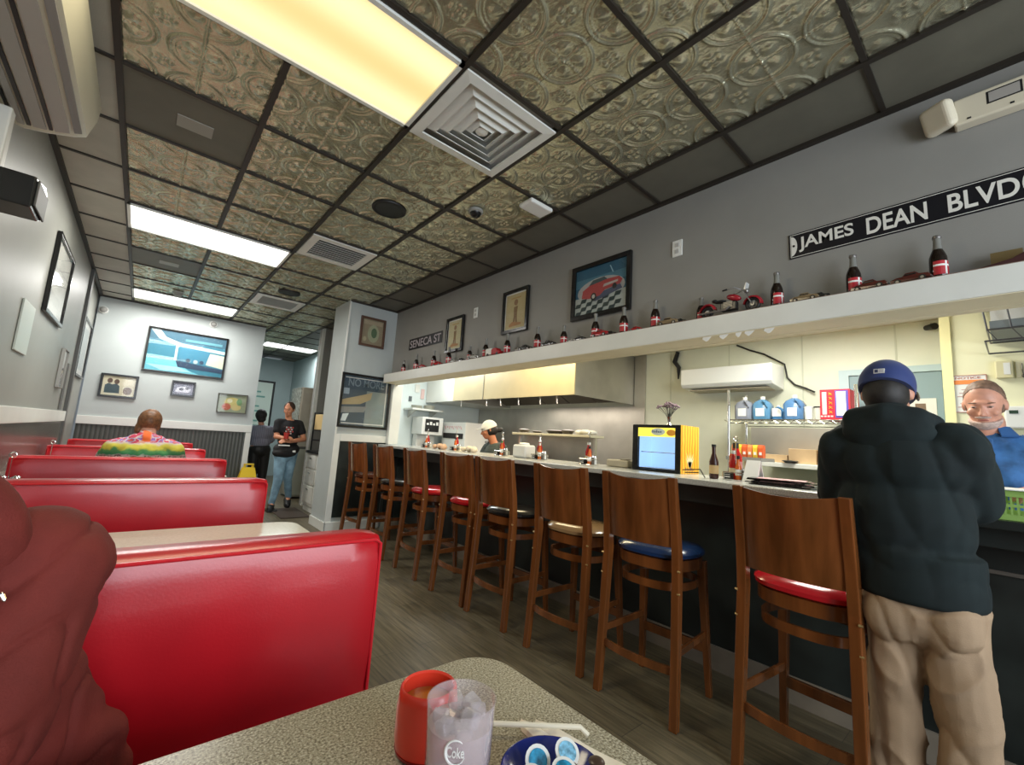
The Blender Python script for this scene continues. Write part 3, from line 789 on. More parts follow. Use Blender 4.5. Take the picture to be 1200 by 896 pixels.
o = MB().box(x0, 6.50, 1.26, XL+0.02, 6.60, 1.75).build('wall_conduit', mat('dark grey plate', (0.16, 0.16, 0.15), 0.4), bevel=0.004)
tag(o, 'dark grey vertical plate on the side wall above the white rail, beside the jamb', 'plate')
picture(wallxf('left', 7.75, 2.05, XL-0.019), 0.9, 0.72, 'dark thin framed print seen edge-on beyond the dark jamb', [(rect(-.4, -.4, .4, .4), (0.4, 0.45, 0.45))], 0.025)

# back wall pictures
def B(x, z, tilt=0): return wallxf('back', YB-0.001, z, x, tilt)
NAVY = (0.02, 0.05, 0.10); TEAL = (0.04, 0.20, 0.28); CY = (0.25, 0.62, 0.70); PALE = (0.60, 0.75, 0.72)
picture(B(0.43, 2.265), 1.02, 0.68, 'large blue and teal night street print in a black frame on the back wall', [
    (rect(-.5, -.5, .5, .5), TEAL), (rect(-.5, .25, .5, .5), (0.05, 0.14, 0.20)), ([(-.5, .5), (-.38, .28), (-.1, .16), (-.1, .24), (-.3, .34), (-.38, .5)], PALE),
    ([(-.12, .16), (.5, .10), (.5, .18), (-.12, .24)], (0.50, 0.72, 0.72)), ([(-.1, -.2), (-.1, .15), (.3, .10), (.3, -.24)], (0.05, 0.22, 0.33)),
    ([(.30, .08), (.5, .06), (.5, -.28), (.26, -.22)], (0.62, 0.68, 0.52)), ([(-.5, -.12), (-.14, -.14), (-.14, -.22), (-.5, -.20)], CY),
    ([(-.5, -.20), (-.14, -.22), (.05, -.42), (.2, -.5), (-.5, -.5)], (0.15, 0.50, 0.60)), ([(-.14, -.2), (.5, -.30), (.5, -.40), (-.1, -.36)], NAVY),
    (rect(-.16, -.2, -.13, .2), PALE), (disc(.02, -.17, .03, .05), NAVY), (disc(.12, -.18, .03, .05), (0.4, 0.5, 0.5)), (disc(.20, -.18, .03, .05), NAVY),
    ([(-.5, -.36), (-.1, -.36), (0.1, -.46), (-.3, -.48)], (0.35, 0.68, 0.70)), (rect(-.05, .3, .45, .36), (0.12, 0.35, 0.42))], 0.028)
picture(B(-0.29, 1.66), 0.41, 0.335, 'black framed photo of two dark figures, lower left of the big print', [
    (rect(-.5, -.5, .5, .5), (0.62, 0.58, 0.42)), ([(-.42, -.38), (-.42, .02), (-.32, .12), (-.20, .06), (-.08, .12), (.02, 0), (.04, -.38)], (0.03, 0.06, 0.07)),
    (disc(-.29, .25, .08, .13), (0.10, 0.06, 0.04)), (disc(-.08, .22, .08, .13), (0.10, 0.06, 0.04)), (disc(.28, -.22, .14, .2), (0.18, 0.12, 0.08)), (rect(.1, .1, .45, .4), (0.7, 0.66, 0.5))], 0.028)
picture(B(0.45, 1.715), 0.295, 0.235, 'smallest black framed photo on the back wall, under the big print', [
    (rect(-.5, -.5, .5, .5), (0.16, 0.16, 0.22)), ([(-.4, -.3), (-.3, .1), (.1, .2), (.4, 0), (.3, -.3)], (0.6, 0.6, 0.66)), (disc(-.1, -.05, .12, .12), (0.05, 0.05, 0.08)), (disc(.2, .05, .10, .12), (0.08, 0.08, 0.10))], 0.025)
picture(B(1.12, 1.555, R(1)), 0.42, 0.315, 'colourful crowded print in a thin frame on the back wall, right of the other prints', [
    (rect(-.5, -.5, .5, .5), (0.28, 0.32, 0.20)), (disc(0, .05, .3, .3), (0.55, 0.48, 0.15)), (disc(-.2, -.2, .16, .2), (0.5, 0.12, 0.06)), (disc(.15, -.22, .18, .18), (0.6, 0.5, 0.2)),
    (disc(.25, .1, .1, .2), (0.15, 0.30, 0.12)), (disc(-.1, .15, .1, .12), (0.7, 0.68, 0.45))], 0.016, frame=mat('dark pewter frame', (0.10, 0.10, 0.08), 0.4))
# pier pictures
def Pp(x, z, tilt=0): return wallxf('back', 5.599, z, x, tilt)
picture(Pp(2.215, 2.56), 0.345, 0.40, 'small brown framed portrait print high on the pier', [
    (rect(-.5, -.5, .5, .5), (0.30, 0.25, 0.16)), (disc(0.05, -.05, .28, .36), (0.36, 0.38, 0.24)), (disc(0.08, -.02, .14, .2), (0.10, 0.16, 0.08)), (rect(-.45, .3, .45, .45), (0.4, 0.33, 0.22)), (disc(-.35, -.3, .08, .1), (.45, .40, .25))], 0.03,
    frame=mat('brown picture frame', (0.10, 0.05, 0.03), 0.4))
pc = picture(Pp(2.215, 1.625), 0.665, 0.70, 'large glassy dark poster in a double black frame on the pier above the far stools', [
    (rect(-.5, -.5, .5, .5), (0.22, 0.27, 0.26)), (rect(-.5, .22, .5, .5), (0.03, 0.06, 0.09)), (rect(-.5, -.5, 0.02, .22), (0.05, 0.08, 0.11)),
    ([(-.5, .0), (-.1, .12), (.15, .2), (.12, .05), (-.1, -.06), (-.5, -.10)], (0.42, 0.33, 0.18)), ([(-.5, -.14), (.05, -.1), (.0, -.22), (-.5, -.26)], (0.25, 0.26, 0.25)),
    ([(-.48, -.42), (-.45, -.28), (-.32, -.26), (-.38, -.42)], (0.75, 0.85, 0.85)), (rect(-.48, .12, -.36, .24), (0.30, 0.38, 0.45)), (rect(.45, -.48, .47, .48), (0.7, 0.72, 0.68)), (rect(-.47, -.47, .47, -.45), (0.7, 0.72, 0.68)), (rect(-.47, .45, .47, .465), (0.7, 0.72, 0.68))], 0.03)
text('lettering', 'NO MORE', 0.48, 0.10, Pp(2.215, 1.86) @ Matrix.Translation((0, 0, 0.012)), flat((0.16, 0.22, 0.26)), pc)

# right wall (header) things
def Rr(y, z, tilt=0): return wallxf('right', y, z, XR-0.001, tilt)
picture(Rr(2.03, 2.437), 0.56, 0.445, 'large black framed painting of a red classic car on a chequered floor', [
    (rect(-.5, -.5, .5, .5), (0.03, 0.12, 0.20)), (rect(-.5, .1, .5, .28), (0.07, 0.20, 0.28)), (disc(0.0, -.02, .46, .26, 24), (0.42, 0.42, 0.42)), (rect(-.5, -.5, .5, -.12), (0.45, 0.50, 0.48)),
    *[([(x, y), (x+.11, y), (x+.11+k_, y+.085), (x+k_, y+.085)], (0.03, 0.05, 0.05)) for j, y in enumerate((-.5, -.415, -.33, -.245)) for x in [-.5+.22*i+(.11 if j % 2 else 0) for i in range(4)] for k_ in (0.03,)],
    ([(-.10, -.26), (.42, -.12), (.38, -.02), (0, -.10)], (0.08, 0.10, 0.16)),
    ([(-.36, -.14), (-.34, .02), (-.18, .12), (.0, .16), (.36, .14), (.42, .06), (.38, -.02), (.1, -.06), (.0, -.16), (-.2, -.18)], (0.42, 0.07, 0.07)),
    ([(-.22, .10), (-.14, .20), (.08, .22), (.14, .15)], (0.06, 0.09, 0.10)), ([(.06, .0), (.34, .04), (.34, .08), (.08, .06)], (0.5, 0.45, 0.42)), (disc(-.12, -.15, .055, .08), (0.03, 0.03, 0.03)), (disc(-.12, -.15, .03, .045), (0.5, 0.5, 0.45)), (disc(.28, -.04, .04, .06), (0.03, 0.03, 0.03)),
    ([(.18, .42), (.20, .42), (.26, .26), (.24, .26)], (0.3, 0.5, 0.6))], 0.035)
def portrait(y, z, w, h, label, warm):
    picture(Rr(y, z), w, h, label, [
        (rect(-.5, -.5, .5, .5), warm), (disc(0.0, .25, .10, .09), (0.30, 0.17, 0.08)), ([(-.10, .12), (.10, .14), (.08, -.15), (.12, -.42), (.02, -.42), (0, -.2), (-.06, -.42), (-.14, -.42), (-.08, -.1)], (0.25, 0.15, 0.06)),
        ([(-.3, -.38), (-.15, -.3), (.3, -.36), (.3, -.42), (-.3, -.44)], (0.45, 0.22, 0.08)), (rect(-.25, .36, .25, .40), (0.5, 0.33, 0.12))], 0.03, mat_w=0.012)
portrait(3.02, 2.447, 0.365, 0.42, 'black framed yellowish figure poster between the two switch plates', (0.55, 0.46, 0.24))
portrait(4.045, 2.372, 0.345, 0.40, 'black framed pale yellow figure poster nearest the black lettered sign', (0.58, 0.53, 0.32))
def switch(y, z, label):
    t = thing('switch_plate', label, 'switch plate', (XR-0.001, y, z-0.05))
    MB().box(XR-0.008, y-0.035, z-0.056, XR-0.001, y+0.035, z+0.056).build('plate', WHITEP, t, bevel=0.003)
    for dz in (-0.022, 0.022): MB().box(XR-0.011, y-0.014, z+dz-0.013, XR-0.0081, y+0.014, z+dz+0.013).build('socket', mat('socket grey', (0.5, 0.5, 0.48), 0.4), t)
switch(1.405, 2.565, 'white outlet plate on the wall right of the car painting')
switch(3.68, 2.555, 'tiny white outlet plate between the two yellowish figure posters')
# street sign with white letters
t = thing('street_sign', 'long black street sign with white capital letters on the right of the wall', 'sign', (XR-0.002, 0.325, 2.30))
sx = Rr(0.325, 2.372, R(0.8))
MB().box(-0.432, -0.070, 0.0, 0.432, 0.070, 0.004, sx).build('plate', mat('sign black enamel', (0.008, 0.008, 0.012), 0.3), t, bevel=0.002)
bd = MB()
for a in ((-.424, -.063, .424, -.0605), (-.424, .0605, .424, .063), (-.424, -.063, -.4215, .063), (.4215, -.063, .424, .063)): bd.box(a[0], a[1], 0.004, a[2], a[3], 0.0048, sx)
SW = mat('sign white', (0.75, 0.74, 0.68), 0.4)
bd.build('border', SW, t)
for s in (-1, 1):
    e = MB(); P = [(s*0.420, -0.055)]+[(s*(0.420-0.028*math.cos(a)), 0.055*math.sin(a)) for a in [R(-80)+R(160)*k/12 for k in range(13)]]+[(s*0.420, 0.055)]
    vs = [sx @ Vector((x, y, 0.005)) for x, y in P]; e.add(vs, [tuple(range(len(vs)))]); e.build('end_emblem', SW, t)
    MB().cyl(sx @ Vector((s*0.408, 0, 0.005)), sx @ Vector((s*0.408, 0, 0.008)), 0.006, seg=8).build('screw', BLACK, t)
for w_, a, b_ in (('JAMES', -0.385, -0.150), ('DEAN', -0.100, 0.115), ('BLVD', 0.180, 0.385)):
    text('lettering', w_, b_-a, 0.084, sx @ Matrix.Translation(((a+b_)/2, 0, 0.0045)), SW, t, bold=0.02)
# dark lettered sign by the pier
t = thing('letter_sign', 'black sign with small pale letters low on the wall by the pier', 'sign', (XR-0.002, 4.74, 2.30))
sx = Rr(4.735, 2.392, R(0))
MB().box(-0.41, -0.072, 0.0, 0.41, 0.072, 0.004, sx).build('plate', mat('sign black paint', (0.012, 0.010, 0.012), 0.4), t)
text('lettering', 'SENECA ST', 0.76, 0.10, sx @ Matrix.Translation((0, 0, 0.0045)), flat((0.42, 0.38, 0.40)), t)
# emergency light, upper right
t = thing('emergency_light', 'ivory emergency light with tilted lamp heads on the wall at the upper right', 'emergency light', (XR-0.002, 0.0, 2.70))
ex = Rr(-0.035, 2.755, 0)
MB().box(-0.14, -0.062, 0.0, 0.25, 0.058, 0.06, ex).build('housing', IVORY, t, bevel=0.008)
lb = MB().box(-0.035, -0.008, 0.0603, 0.05, 0.035, 0.0612, ex)
lb.build('label_plate', mat('grey label', (0.35, 0.33, 0.30), 0.5), t)
MB().box(-0.042, -0.014, 0.0601, 0.057, 0.041, 0.0603, ex).build('label_rim', BLACK, t)
for k_ in (-0.10, 0.02, 0.07, 0.16): MB().box(k_, -0.050, 0.0602, k_+0.012, -0.042, 0.0612, ex).build('clip', BLACK, t)
for xx in (-0.185, 0.30):
    hx = ex @ Matrix.Translation((xx, 0.005, 0.055)) @ Matrix.Rotation(R(-28), 4, 'Y') @ Matrix.Rotation(R(18), 4, 'X')
    MB().box(-0.055, -0.062, -0.028, 0.055, 0.062, 0.028, hx).build('lamp_head', IVORY, t, bevel=0.02, seg=4)
    MB().cyl(ex @ Vector((xx*0.75, -0.02, 0.03)), ex @ Vector((xx, 0, 0.045)), 0.012).build('swivel', IVORY, t)

#@@LEDGE
# ================================================================== LEDGE COLLECTION
LZ = 2.0135
TOYMETAL = mat('dull toy chrome', (0.32, 0.31, 0.30), 0.38, metal=0.8)
def make_bottle():
    t = thing('cola_bottle', '', 'bottle', (0, 0, 0), group='cola bottles along the ledge')
    MB().lathe([(0.0, 0.0), (0.027, 0.0), (0.0295, 0.006), (0.0295, 0.08), (0.0285, 0.10), (0.023, 0.118), (0.0165, 0.134)], seg=20).build('body', mat('dark cola glass', (0.012, 0.006, 0.004), 0.08), t, smooth=True)
    MB().lathe([(0.0165, 0.134), (0.0135, 0.150), (0.0125, 0.178), (0.0125, 0.183)], seg=20).build('neck', mat('clear grey neck glass', (0.20, 0.20, 0.18), 0.08), t, smooth=True)
    MB().lathe([(0.0145, 0.183), (0.0155, 0.185), (0.014, 0.195), (0.0, 0.196)], seg=16).build('cap', mat('tin cap', (0.20, 0.19, 0.18), 0.35, metal=0.6), t, smooth=True)
    lab = MB(); seg = 24
    for z0_, z1_, k in ((0.020, 0.056, 0), (0.056, 0.064, 1), (0.064, 0.078, 0)):
        for a in range(4, 21):
            t0 = 2*PI*a/seg+PI/2+0.13; t1 = 2*PI*(a+1)/seg+PI/2+0.13
            lab.mi(k if a not in (17, 18, 9) else 1)
            lab.add([(0.0303*math.cos(q), 0.0303*math.sin(q), z) for q, z in ((t0, z0_), (t1, z0_), (t1, z1_), (t0, z1_))], [(0, 1, 2, 3)])
    lab.build('label', [mat('red bottle label', (0.45, 0.02, 0.03), 0.4), PAPER], t)
    return t
bp_ = make_bottle()
BN = ['nearest the pier', 'second from the pier', 'third from the pier, under the small dark lettered sign', 'fourth from the pier, left of the pale yellow poster', 'fifth from the pier, under the pale yellow poster',
      'left of the red box truck', 'right of the red box truck', 'under the right poster of a figure', 'between the figure poster and the car painting', 'under the left edge of the car painting', 'under the right edge of the car painting',
      'just right of the car painting, below the outlet', 'hidden partly by the rear of the toy motorcycle', 'in front of the toy motorcycle wheel', 'under the middle of the long street sign', 'nearest, under the right end of the street sign']
for i, (y, l) in enumerate(zip([5.10, 4.77, 4.35, 4.03, 3.63, 3.36, 3.03, 2.63, 2.325, 2.01, 1.76, 1.515, 1.224, 0.797, 0.470, 0.182], BN)):
    o = place(bp_, i > 0, (2.475 if i != 12 else 2.51, y, LZ), R(random.uniform(-12, 12)), 'dark cola bottle on the ledge, '+l)
    o.scale = (0.93, 0.93, 0.82) if i in (0, 4, 8, 12) else (1, 1, 1.02)
def make_car(c, name='toy_car'):
    t = thing(name, '', 'toy car', (0, 0, 0), group='toy cars on the ledge')
    bm_ = MB()
    prof = [(-0.075, 0.012), (-0.078, 0.028), (-0.055, 0.036), (-0.03, 0.038), (-0.018, 0.052), (0.020, 0.053), (0.036, 0.038), (0.070, 0.034), (0.078, 0.022), (0.076, 0.012)]
    bm_.loft([[Vector((x*k, y*1.0, 0.012+(z-0.012)*kk)) for y, z in prof] for x, k, kk in ((-0.030, .9, .85), (-0.024, 1, 1), (0.024, 1, 1), (0.030, .9, .85))])
    bm_.build('body', mat('toy paint %s' % str(c), c, 0.2, coat=0.5), t, smooth=True)
    MB().box(-0.0285, -0.024, 0.037, 0.0285, 0.026, 0.047).build('windows', BLACKG, t, bevel=0.004)
    for y in (-0.048, 0.048):
        for x in (-0.029, 0.029):
            w = MB().cyl((x-0.004, y, 0.0135), (x+0.004, y, 0.0135), 0.0135, seg=14).build('wheel', BLACK, t, smooth=True)
            MB().cyl((x-0.0046, y, 0.0135), (x+0.0046, y, 0.0135), 0.007, seg=10).build('hubcap', TOYMETAL, w)
    MB().box(-0.026, 0.076, 0.014, 0.026, 0.080, 0.019).box(-0.026, -0.080, 0.014, 0.026, -0.076, 0.019).build('bumper', TOYMETAL, t)
    return t
RC, KC, GC, MC, BC = (0.40, 0.015, 0.02), (0.02, 0.02, 0.02), (0.35, 0.34, 0.31), (0.10, 0.02, 0.015), (0.25, 0.18, 0.10)
cp = {}
for y, c, sc, l in ((4.56, RC, .9, 'small red toy car between the second and third bottles from the pier'), (4.20, RC, .9, 'small red toy car below the dark lettered sign'),
                    (3.87, GC, .8, 'pale grey toy car under the pale yellow poster'), (3.73, KC, .7, 'black toy car just before the fifth bottle from the pier'), (3.50, GC, 1.0, 'silver toy car left of the red box truck bottle'),
                    (2.84, GC, .7, 'tiny silver toy car under the right figure poster'), (2.74, KC, .9, 'black toy car under the right figure poster'), (2.46, KC, .9, 'black toy car between the poster and the car painting'),
                    (2.21, GC, .6, 'tiny pale toy car before the car painting'), (2.13, KC, .7, 'tiny black toy car at the left of the car painting'),
                    (1.93, RC, 1.0, 'red toy car under the car painting'), (1.845, KC, .6, 'tiny black toy car under the car painting'), (1.64, RC, .6, 'tiny red toy car beneath the right of the car painting'),
                    (1.40, BC, .9, 'tan toy car between the last plain wall bottle and the motorcycle'), (1.325, KC, .55, 'tiny black toy car just behind the toy motorcycle'), (0.66, BC, .8, 'tan toy car lying in dust between two bottles under the street sign'), (0.60, KC, .6, 'tiny black toy car under the left of the street sign'),
                    (0.405, MC, 0.85, 'dark maroon toy car under the street sign, rear of the pair'), (0.265, MC, 0.85, 'dark maroon toy car under the street sign, front of the pair')):
    used = c in cp
    if not used: cp[c] = make_car(c)
    o = place(cp[c], used, (2.445, y, LZ), R(180+random.uniform(-10, 10)), l); o.scale = (sc,)*3
# red box truck
t = thing('toy_truck', 'red toy truck with a white box between two bottles on the ledge', 'toy truck', (2.45, 3.2, LZ))
MB().box(2.42, 3.20, LZ+0.015, 2.475, 3.28, LZ+0.075).build('cargo_box', PAPER, t, bevel=0.002)
MB().prism([(3.08, LZ+0.012), (3.08, LZ+0.04), (3.11, LZ+0.045), (3.125, LZ+0.07), (3.17, LZ+0.072), (3.198, LZ+0.06), (3.198, LZ+0.012)], 0, 2.42, 2.475).build('cab', mat('toy truck red', (0.40, 0.015, 0.02), 0.25), t, bevel=0.004)
for y in (3.11, 3.25):
    for x in (2.42, 2.475): MB().cyl((x-0.004, y, LZ+0.014), (x+0.004, y, LZ+0.014), 0.014, seg=12).build('wheel', BLACK, t)
# toy motorcycle
t = thing('toy_motorcycle', 'red toy motorcycle with chrome parts standing on the ledge', 'toy motorcycle', (2.44, 1.03, LZ))
MR = mat('motorcycle maroon red', (0.33, 0.015, 0.025), 0.15, coat=0.6)
mx_ = 2.445
def wheel(y, r):
    w = MB(); w.tube([(mx_, y+(r-0.009)*math.cos(a), LZ+r+(r-0.009)*math.sin(a)) for a in [2*PI*k/24 for k in range(25)]], 0.009, 8)
    o = w.build('wheel', BLACK, t, smooth=True)
    s_ = MB()
    for k in range(10):
        a = 2*PI*k/10; s_.cyl((mx_, y, LZ+r), (mx_, y+(r-0.012)*math.cos(a), LZ+r+(r-0.012)*math.sin(a)), 0.0012, seg=5)
    s_.cyl((mx_-0.009, y, LZ+r), (mx_+0.009, y, LZ+r), 0.010, seg=10); s_.build('spokes', TOYMETAL, o)
wheel(1.155, 0.036); wheel(0.905, 0.040)
def fender(y, r, a0, a1, w_):
    f = MB(); rings = []
    for k in range(13):
        a = a0+(a1-a0)*k/12; c_, s_ = math.cos(a), math.sin(a)
        rings.append([Vector((mx_+dx, y+(r+dr)*c_, LZ+0.038+(r+dr)*s_)) for dx, dr in ((-w_, -0.008), (-w_*0.7, 0.002), (0, 0.006), (w_*0.7, 0.002), (w_, -0.008), (0, -0.001))])
    return f.loft(rings)
fender(1.150, 0.046, R(-10), R(170), 0.018).build('rear_fender', MR, t, smooth=True)
fender(0.905, 0.047, R(10), R(185), 0.016).build('front_fender', MR, t, smooth=True)
MB().ell((mx_, 1.005, LZ+0.098), (0.019, 0.042, 0.019), Matrix.Rotation(R(20), 4, 'X')).build('tank', MR, t, smooth=True)
MB().ell((mx_, 1.080, LZ+0.088), (0.018, 0.034, 0.010)).ell((mx_, 1.112, LZ+0.097), (0.016, 0.016, 0.010)).build('saddle', BLACK, t, smooth=True)
MB().box(mx_-0.017, 0.985, LZ+0.025, mx_+0.017, 1.075, LZ+0.075).build('engine', mat('dark engine', (0.05, 0.05, 0.05), 0.3, metal=0.7), t, bevel=0.006)
for k in range(5): MB().box(mx_-0.021, 1.005, LZ+0.042+0.007*k, mx_+0.021, 1.055, LZ+0.045+0.007*k).build('cylinder_fin', TOYMETAL, t)
MB().tube([(mx_-0.022, 1.02, LZ+0.045), (mx_-0.026, 1.04, LZ+0.028), (mx_-0.026, 1.19, LZ+0.026)], 0.006).build('exhaust_pipe', TOYMETAL, t, smooth=True)
for s in (-1, 1): MB().tube([(mx_+s*0.013, 0.905, LZ+0.042), (mx_+s*0.013, 0.955, LZ+0.128)], 0.0035).build('fork', TOYMETAL, t, smooth=True)
MB().tube([(mx_-0.05, 1.02, LZ+0.135), (mx_-0.042, 0.985, LZ+0.142), (mx_, 0.955, LZ+0.130), (mx_+0.042, 0.985, LZ+0.142), (mx_+0.05, 1.02, LZ+0.135)], 0.003).build('handlebar', TOYMETAL, t, smooth=True)
for s in (-1, 1): MB().tube([(mx_+s*0.05, 1.02, LZ+0.135), (mx_+s*0.053, 1.045, LZ+0.131)], 0.005).build('grip', BLACK, t, smooth=True)
MB().ell((mx_, 0.935, LZ+0.122), (0.014, 0.010, 0.014)).build('headlight', TOYMETAL, t, smooth=True)
MB().prism([(0.945, LZ+0.128), (0.935, LZ+0.165), (0.930, LZ+0.165), (0.938, LZ+0.128)], 0, mx_-0.02, mx_+0.02).build('windshield', mat('small windscreen', (0.5, 0.5, 0.48), 0.1), t)
# dark objects at the right end of the ledge
o = MB().prism([(-0.20, LZ), (0.09, LZ), (0.06, LZ+0.012), (-0.02, LZ+0.028), (-0.06, LZ+0.05), (-0.20, LZ+0.055)], 0, 2.43, 2.50).build('toy_boat', mat('dark maroon toy', (0.06, 0.02, 0.02), 0.4), bevel=0.004)
tag(o, 'long dark toy at the right end of the ledge beyond the last bottle', 'toy')
o = MB().box(2.50, -0.05, LZ+0.03, 2.506, 0.035, LZ+0.085).build('small_plaque', mat('old brass plaque', (0.22, 0.16, 0.07), 0.4, metal=0.4))
tag(o, 'small brassy plaque standing on the ledge at the right end', 'plaque')

#@@TABLETOP
# ================================================================== NEAR TABLE THINGS
TZ = 0.751
t = thing('red_mug', 'round red cup with orange sauce beside the clear tumbler', 'cup', (0.405, 0.635, TZ))
RM = mat('coral red ceramic', (0.80, 0.055, 0.028), 0.28, coat=0.3)
MB().lathe([(0.036, 0), (0.0445, 0.004), (0.0475, 0.02), (0.0475, 0.062), (0.0455, 0.076), (0.044, 0.088), (0.041, 0.091), (0.0385, 0.088), (0.041, 0.070), (0.042, 0.02), (0.0, 0.014)], (0.405, 0.635, TZ), 40).build('cup_body', RM, t, smooth=True)
MB().lathe([(0.0, 0.066), (0.0405, 0.066)], (0.405, 0.635, TZ), 32, cap=False).build('sauce', mat('orange brown tea', (0.50, 0.20, 0.03), 0.15), t)
bb = MB().lathe([(0.0365, 0.0), (0.0445, 0.001), (0.0462, 0.006), (0.0450, 0.006)], (0.405, 0.635, TZ-0.0005), 40, cap=False).build('foot_ring', mat('dark red foot', (0.30, 0.01, 0.01), 0.3), t, smooth=True)
gx, gy = 0.375, 0.505
t = thing('tumbler', 'clear ribbed plastic tumbler of iced water on the nearest table', 'glass', (gx, gy, TZ))
prof = [(0.0365, 0.0), (0.0385, 0.03), (0.0405, 0.055), (0.0395, 0.057), (0.0425, 0.062), (0.0452, 0.130), (0.046, 0.138), (0.0442, 0.138), (0.0436, 0.130), (0.0407, 0.064), (0.0375, 0.054), (0.0345, 0.006), (0.0, 0.006)]
MB().lathe(prof, (gx, gy, TZ), 48).build('cup_wall', TUMBLER, t, smooth=True)
WM = bpy.data.materials.new('pinkish iced water'); WM.use_nodes = True
WM = clear_mat('iced water', (0.93, 0.84, 0.86), 0.03, 0.42)
MB().lathe([(0.0, 0.008), (0.033, 0.008), (0.0365, 0.054), (0.0397, 0.064), (0.0422, 0.110), (0.0, 0.111)], (gx, gy, TZ), 40).build('water', WM, t, smooth=True)
random.seed(11)
for k in range(13):
    a = k*2.4; r = 0.012+0.020*((k*37) % 10)/10
    xf = Matrix.Translation((gx+r*math.cos(a), gy+r*math.sin(a), TZ+0.105+0.008*((k*7) % 3))) @ Matrix.Rotation(a, 4, 'Z') @ Matrix.Rotation(R(20+k*23), 4, 'X')
    s_ = 0.0105
    MB().box(-s_, -s_, -s_*0.8, s_, s_, s_*0.8, xf).build('ice_cube', ICEM, t, bevel=0.004, seg=3)
gdir = math.atan2(-gx, gy)  # logo turned to the camera
lx = Matrix.Translation((gx, gy, TZ+0.104)) @ Matrix.Rotation(math.atan2(gx, -gy)+PI-PI*0+0.18, 4, 'Z')
LOGOM = mat('white print', (0.85, 0.85, 0.83), 0.5)
ang = math.atan2(-gy, -gx)+PI/2
lx = Matrix.Translation((gx, gy, TZ+0.100)) @ Matrix.Rotation(ang-0.08, 4, 'Z')
text('lettering', 'Coke', 0.022, 0.012, lx, LOGOM, t, depth=0.0005, bend=0.0445)
rg = MB(); pts = []
for k in range(26):
    a = R(50)+R(285)*k/25; u = 0.0125*math.cos(a); v = 0.0135*math.sin(a)
    pts.append(lx @ Vector((math.sin(u/0.0445)*0.0449, -math.cos(u/0.0445)*0.0449, v)))
rg.tube(pts, [0.0006+0.0011*math.sin(PI*k/25) for k in range(26)], 6); rg.build('logo_ring', LOGOM, t)
# blue dish with creamers
px_, py_ = 0.508, 0.457
t = thing('blue_dish', 'small round cobalt blue dish at the bottom edge of the picture', 'dish', (px_, py_, TZ))
MB().lathe([(0.0, 0.0), (0.040, 0.0), (0.056, 0.006), (0.072, 0.020), (0.075, 0.024), (0.073, 0.0245), (0.055, 0.010), (0.040, 0.005), (0.0, 0.005)], (px_, py_, TZ), 40).build('dish_body', mat('cobalt glaze', (0.010, 0.022, 0.20), 0.12, coat=0.5), t, smooth=True)
FOIL = mat('blue printed foil', (0.02, 0.22, 0.38), 0.3, noise=0.6, nscale=90)
FOILW = mat('white foil rim', (0.75, 0.76, 0.74), 0.35)
for i, (dx, dy, rx, rz_, l) in enumerate(((-0.008, 0.026, -52, -30, 'creamer pot with a teal printed lid standing tilted in the blue dish'), (0.036, 0.010, -35, -20, 'creamer pot with a white and blue lid at the right in the blue dish'),
                                    (-0.042, 0.000, -30, -60, 'creamer pot half hidden beside the tumbler in the blue dish'), (0.004, -0.016, -25, -30, 'creamer pot at the front of the blue dish'))):
    c = thing('creamer', l, 'creamer pot', (px_+dx, py_+dy, TZ+0.012+0.004*(i == 0)), group='creamer pots in the blue dish')
    xf = Matrix.Translation((px_+dx, py_+dy, TZ+0.026)) @ Matrix.Rotation(R(rz_), 4, 'Z') @ Matrix.Rotation(R(-rx), 4, 'X')
    mb = MB(); rings = [[xf @ Vector((r*math.cos(2*PI*k/20), r*math.sin(2*PI*k/20), z)) for k in range(20)] for r, z in ((0.011, -0.012), (0.0135, 0.0), (0.0145, 0.007), (0.0185, 0.008), (0.0185, 0.009))]
    mb.loft(rings); mb.build('pot', WHITEP, c, smooth=True)
    MB().loft([[xf @ Vector((r*math.cos(2*PI*k/20), r*math.sin(2*PI*k/20), z)) for k in range(20)] for r, z in ((0.0135, 0.0092), (0.0135, 0.0098))]).build('lid_print', FOIL if i != 1 else mat('blue script foil', (0.20, 0.45, 0.62), 0.3, noise=0.5, nscale=120), c)
for i, (dx, dy) in enumerate(((0.018, -0.005), (0.058, -0.020))):
    o = MB().ell((px_+dx, py_+dy-0.010, TZ+0.030), (0.012, 0.012, 0.004)).build('jam_lid', mat('dark brown lid', (0.06, 0.035, 0.025), 0.3), None, smooth=True)
    tag(o, ('dark brown round lid between the creamers in the dish', 'dark brown round lid at the right rim of the dish')[i], 'lid')
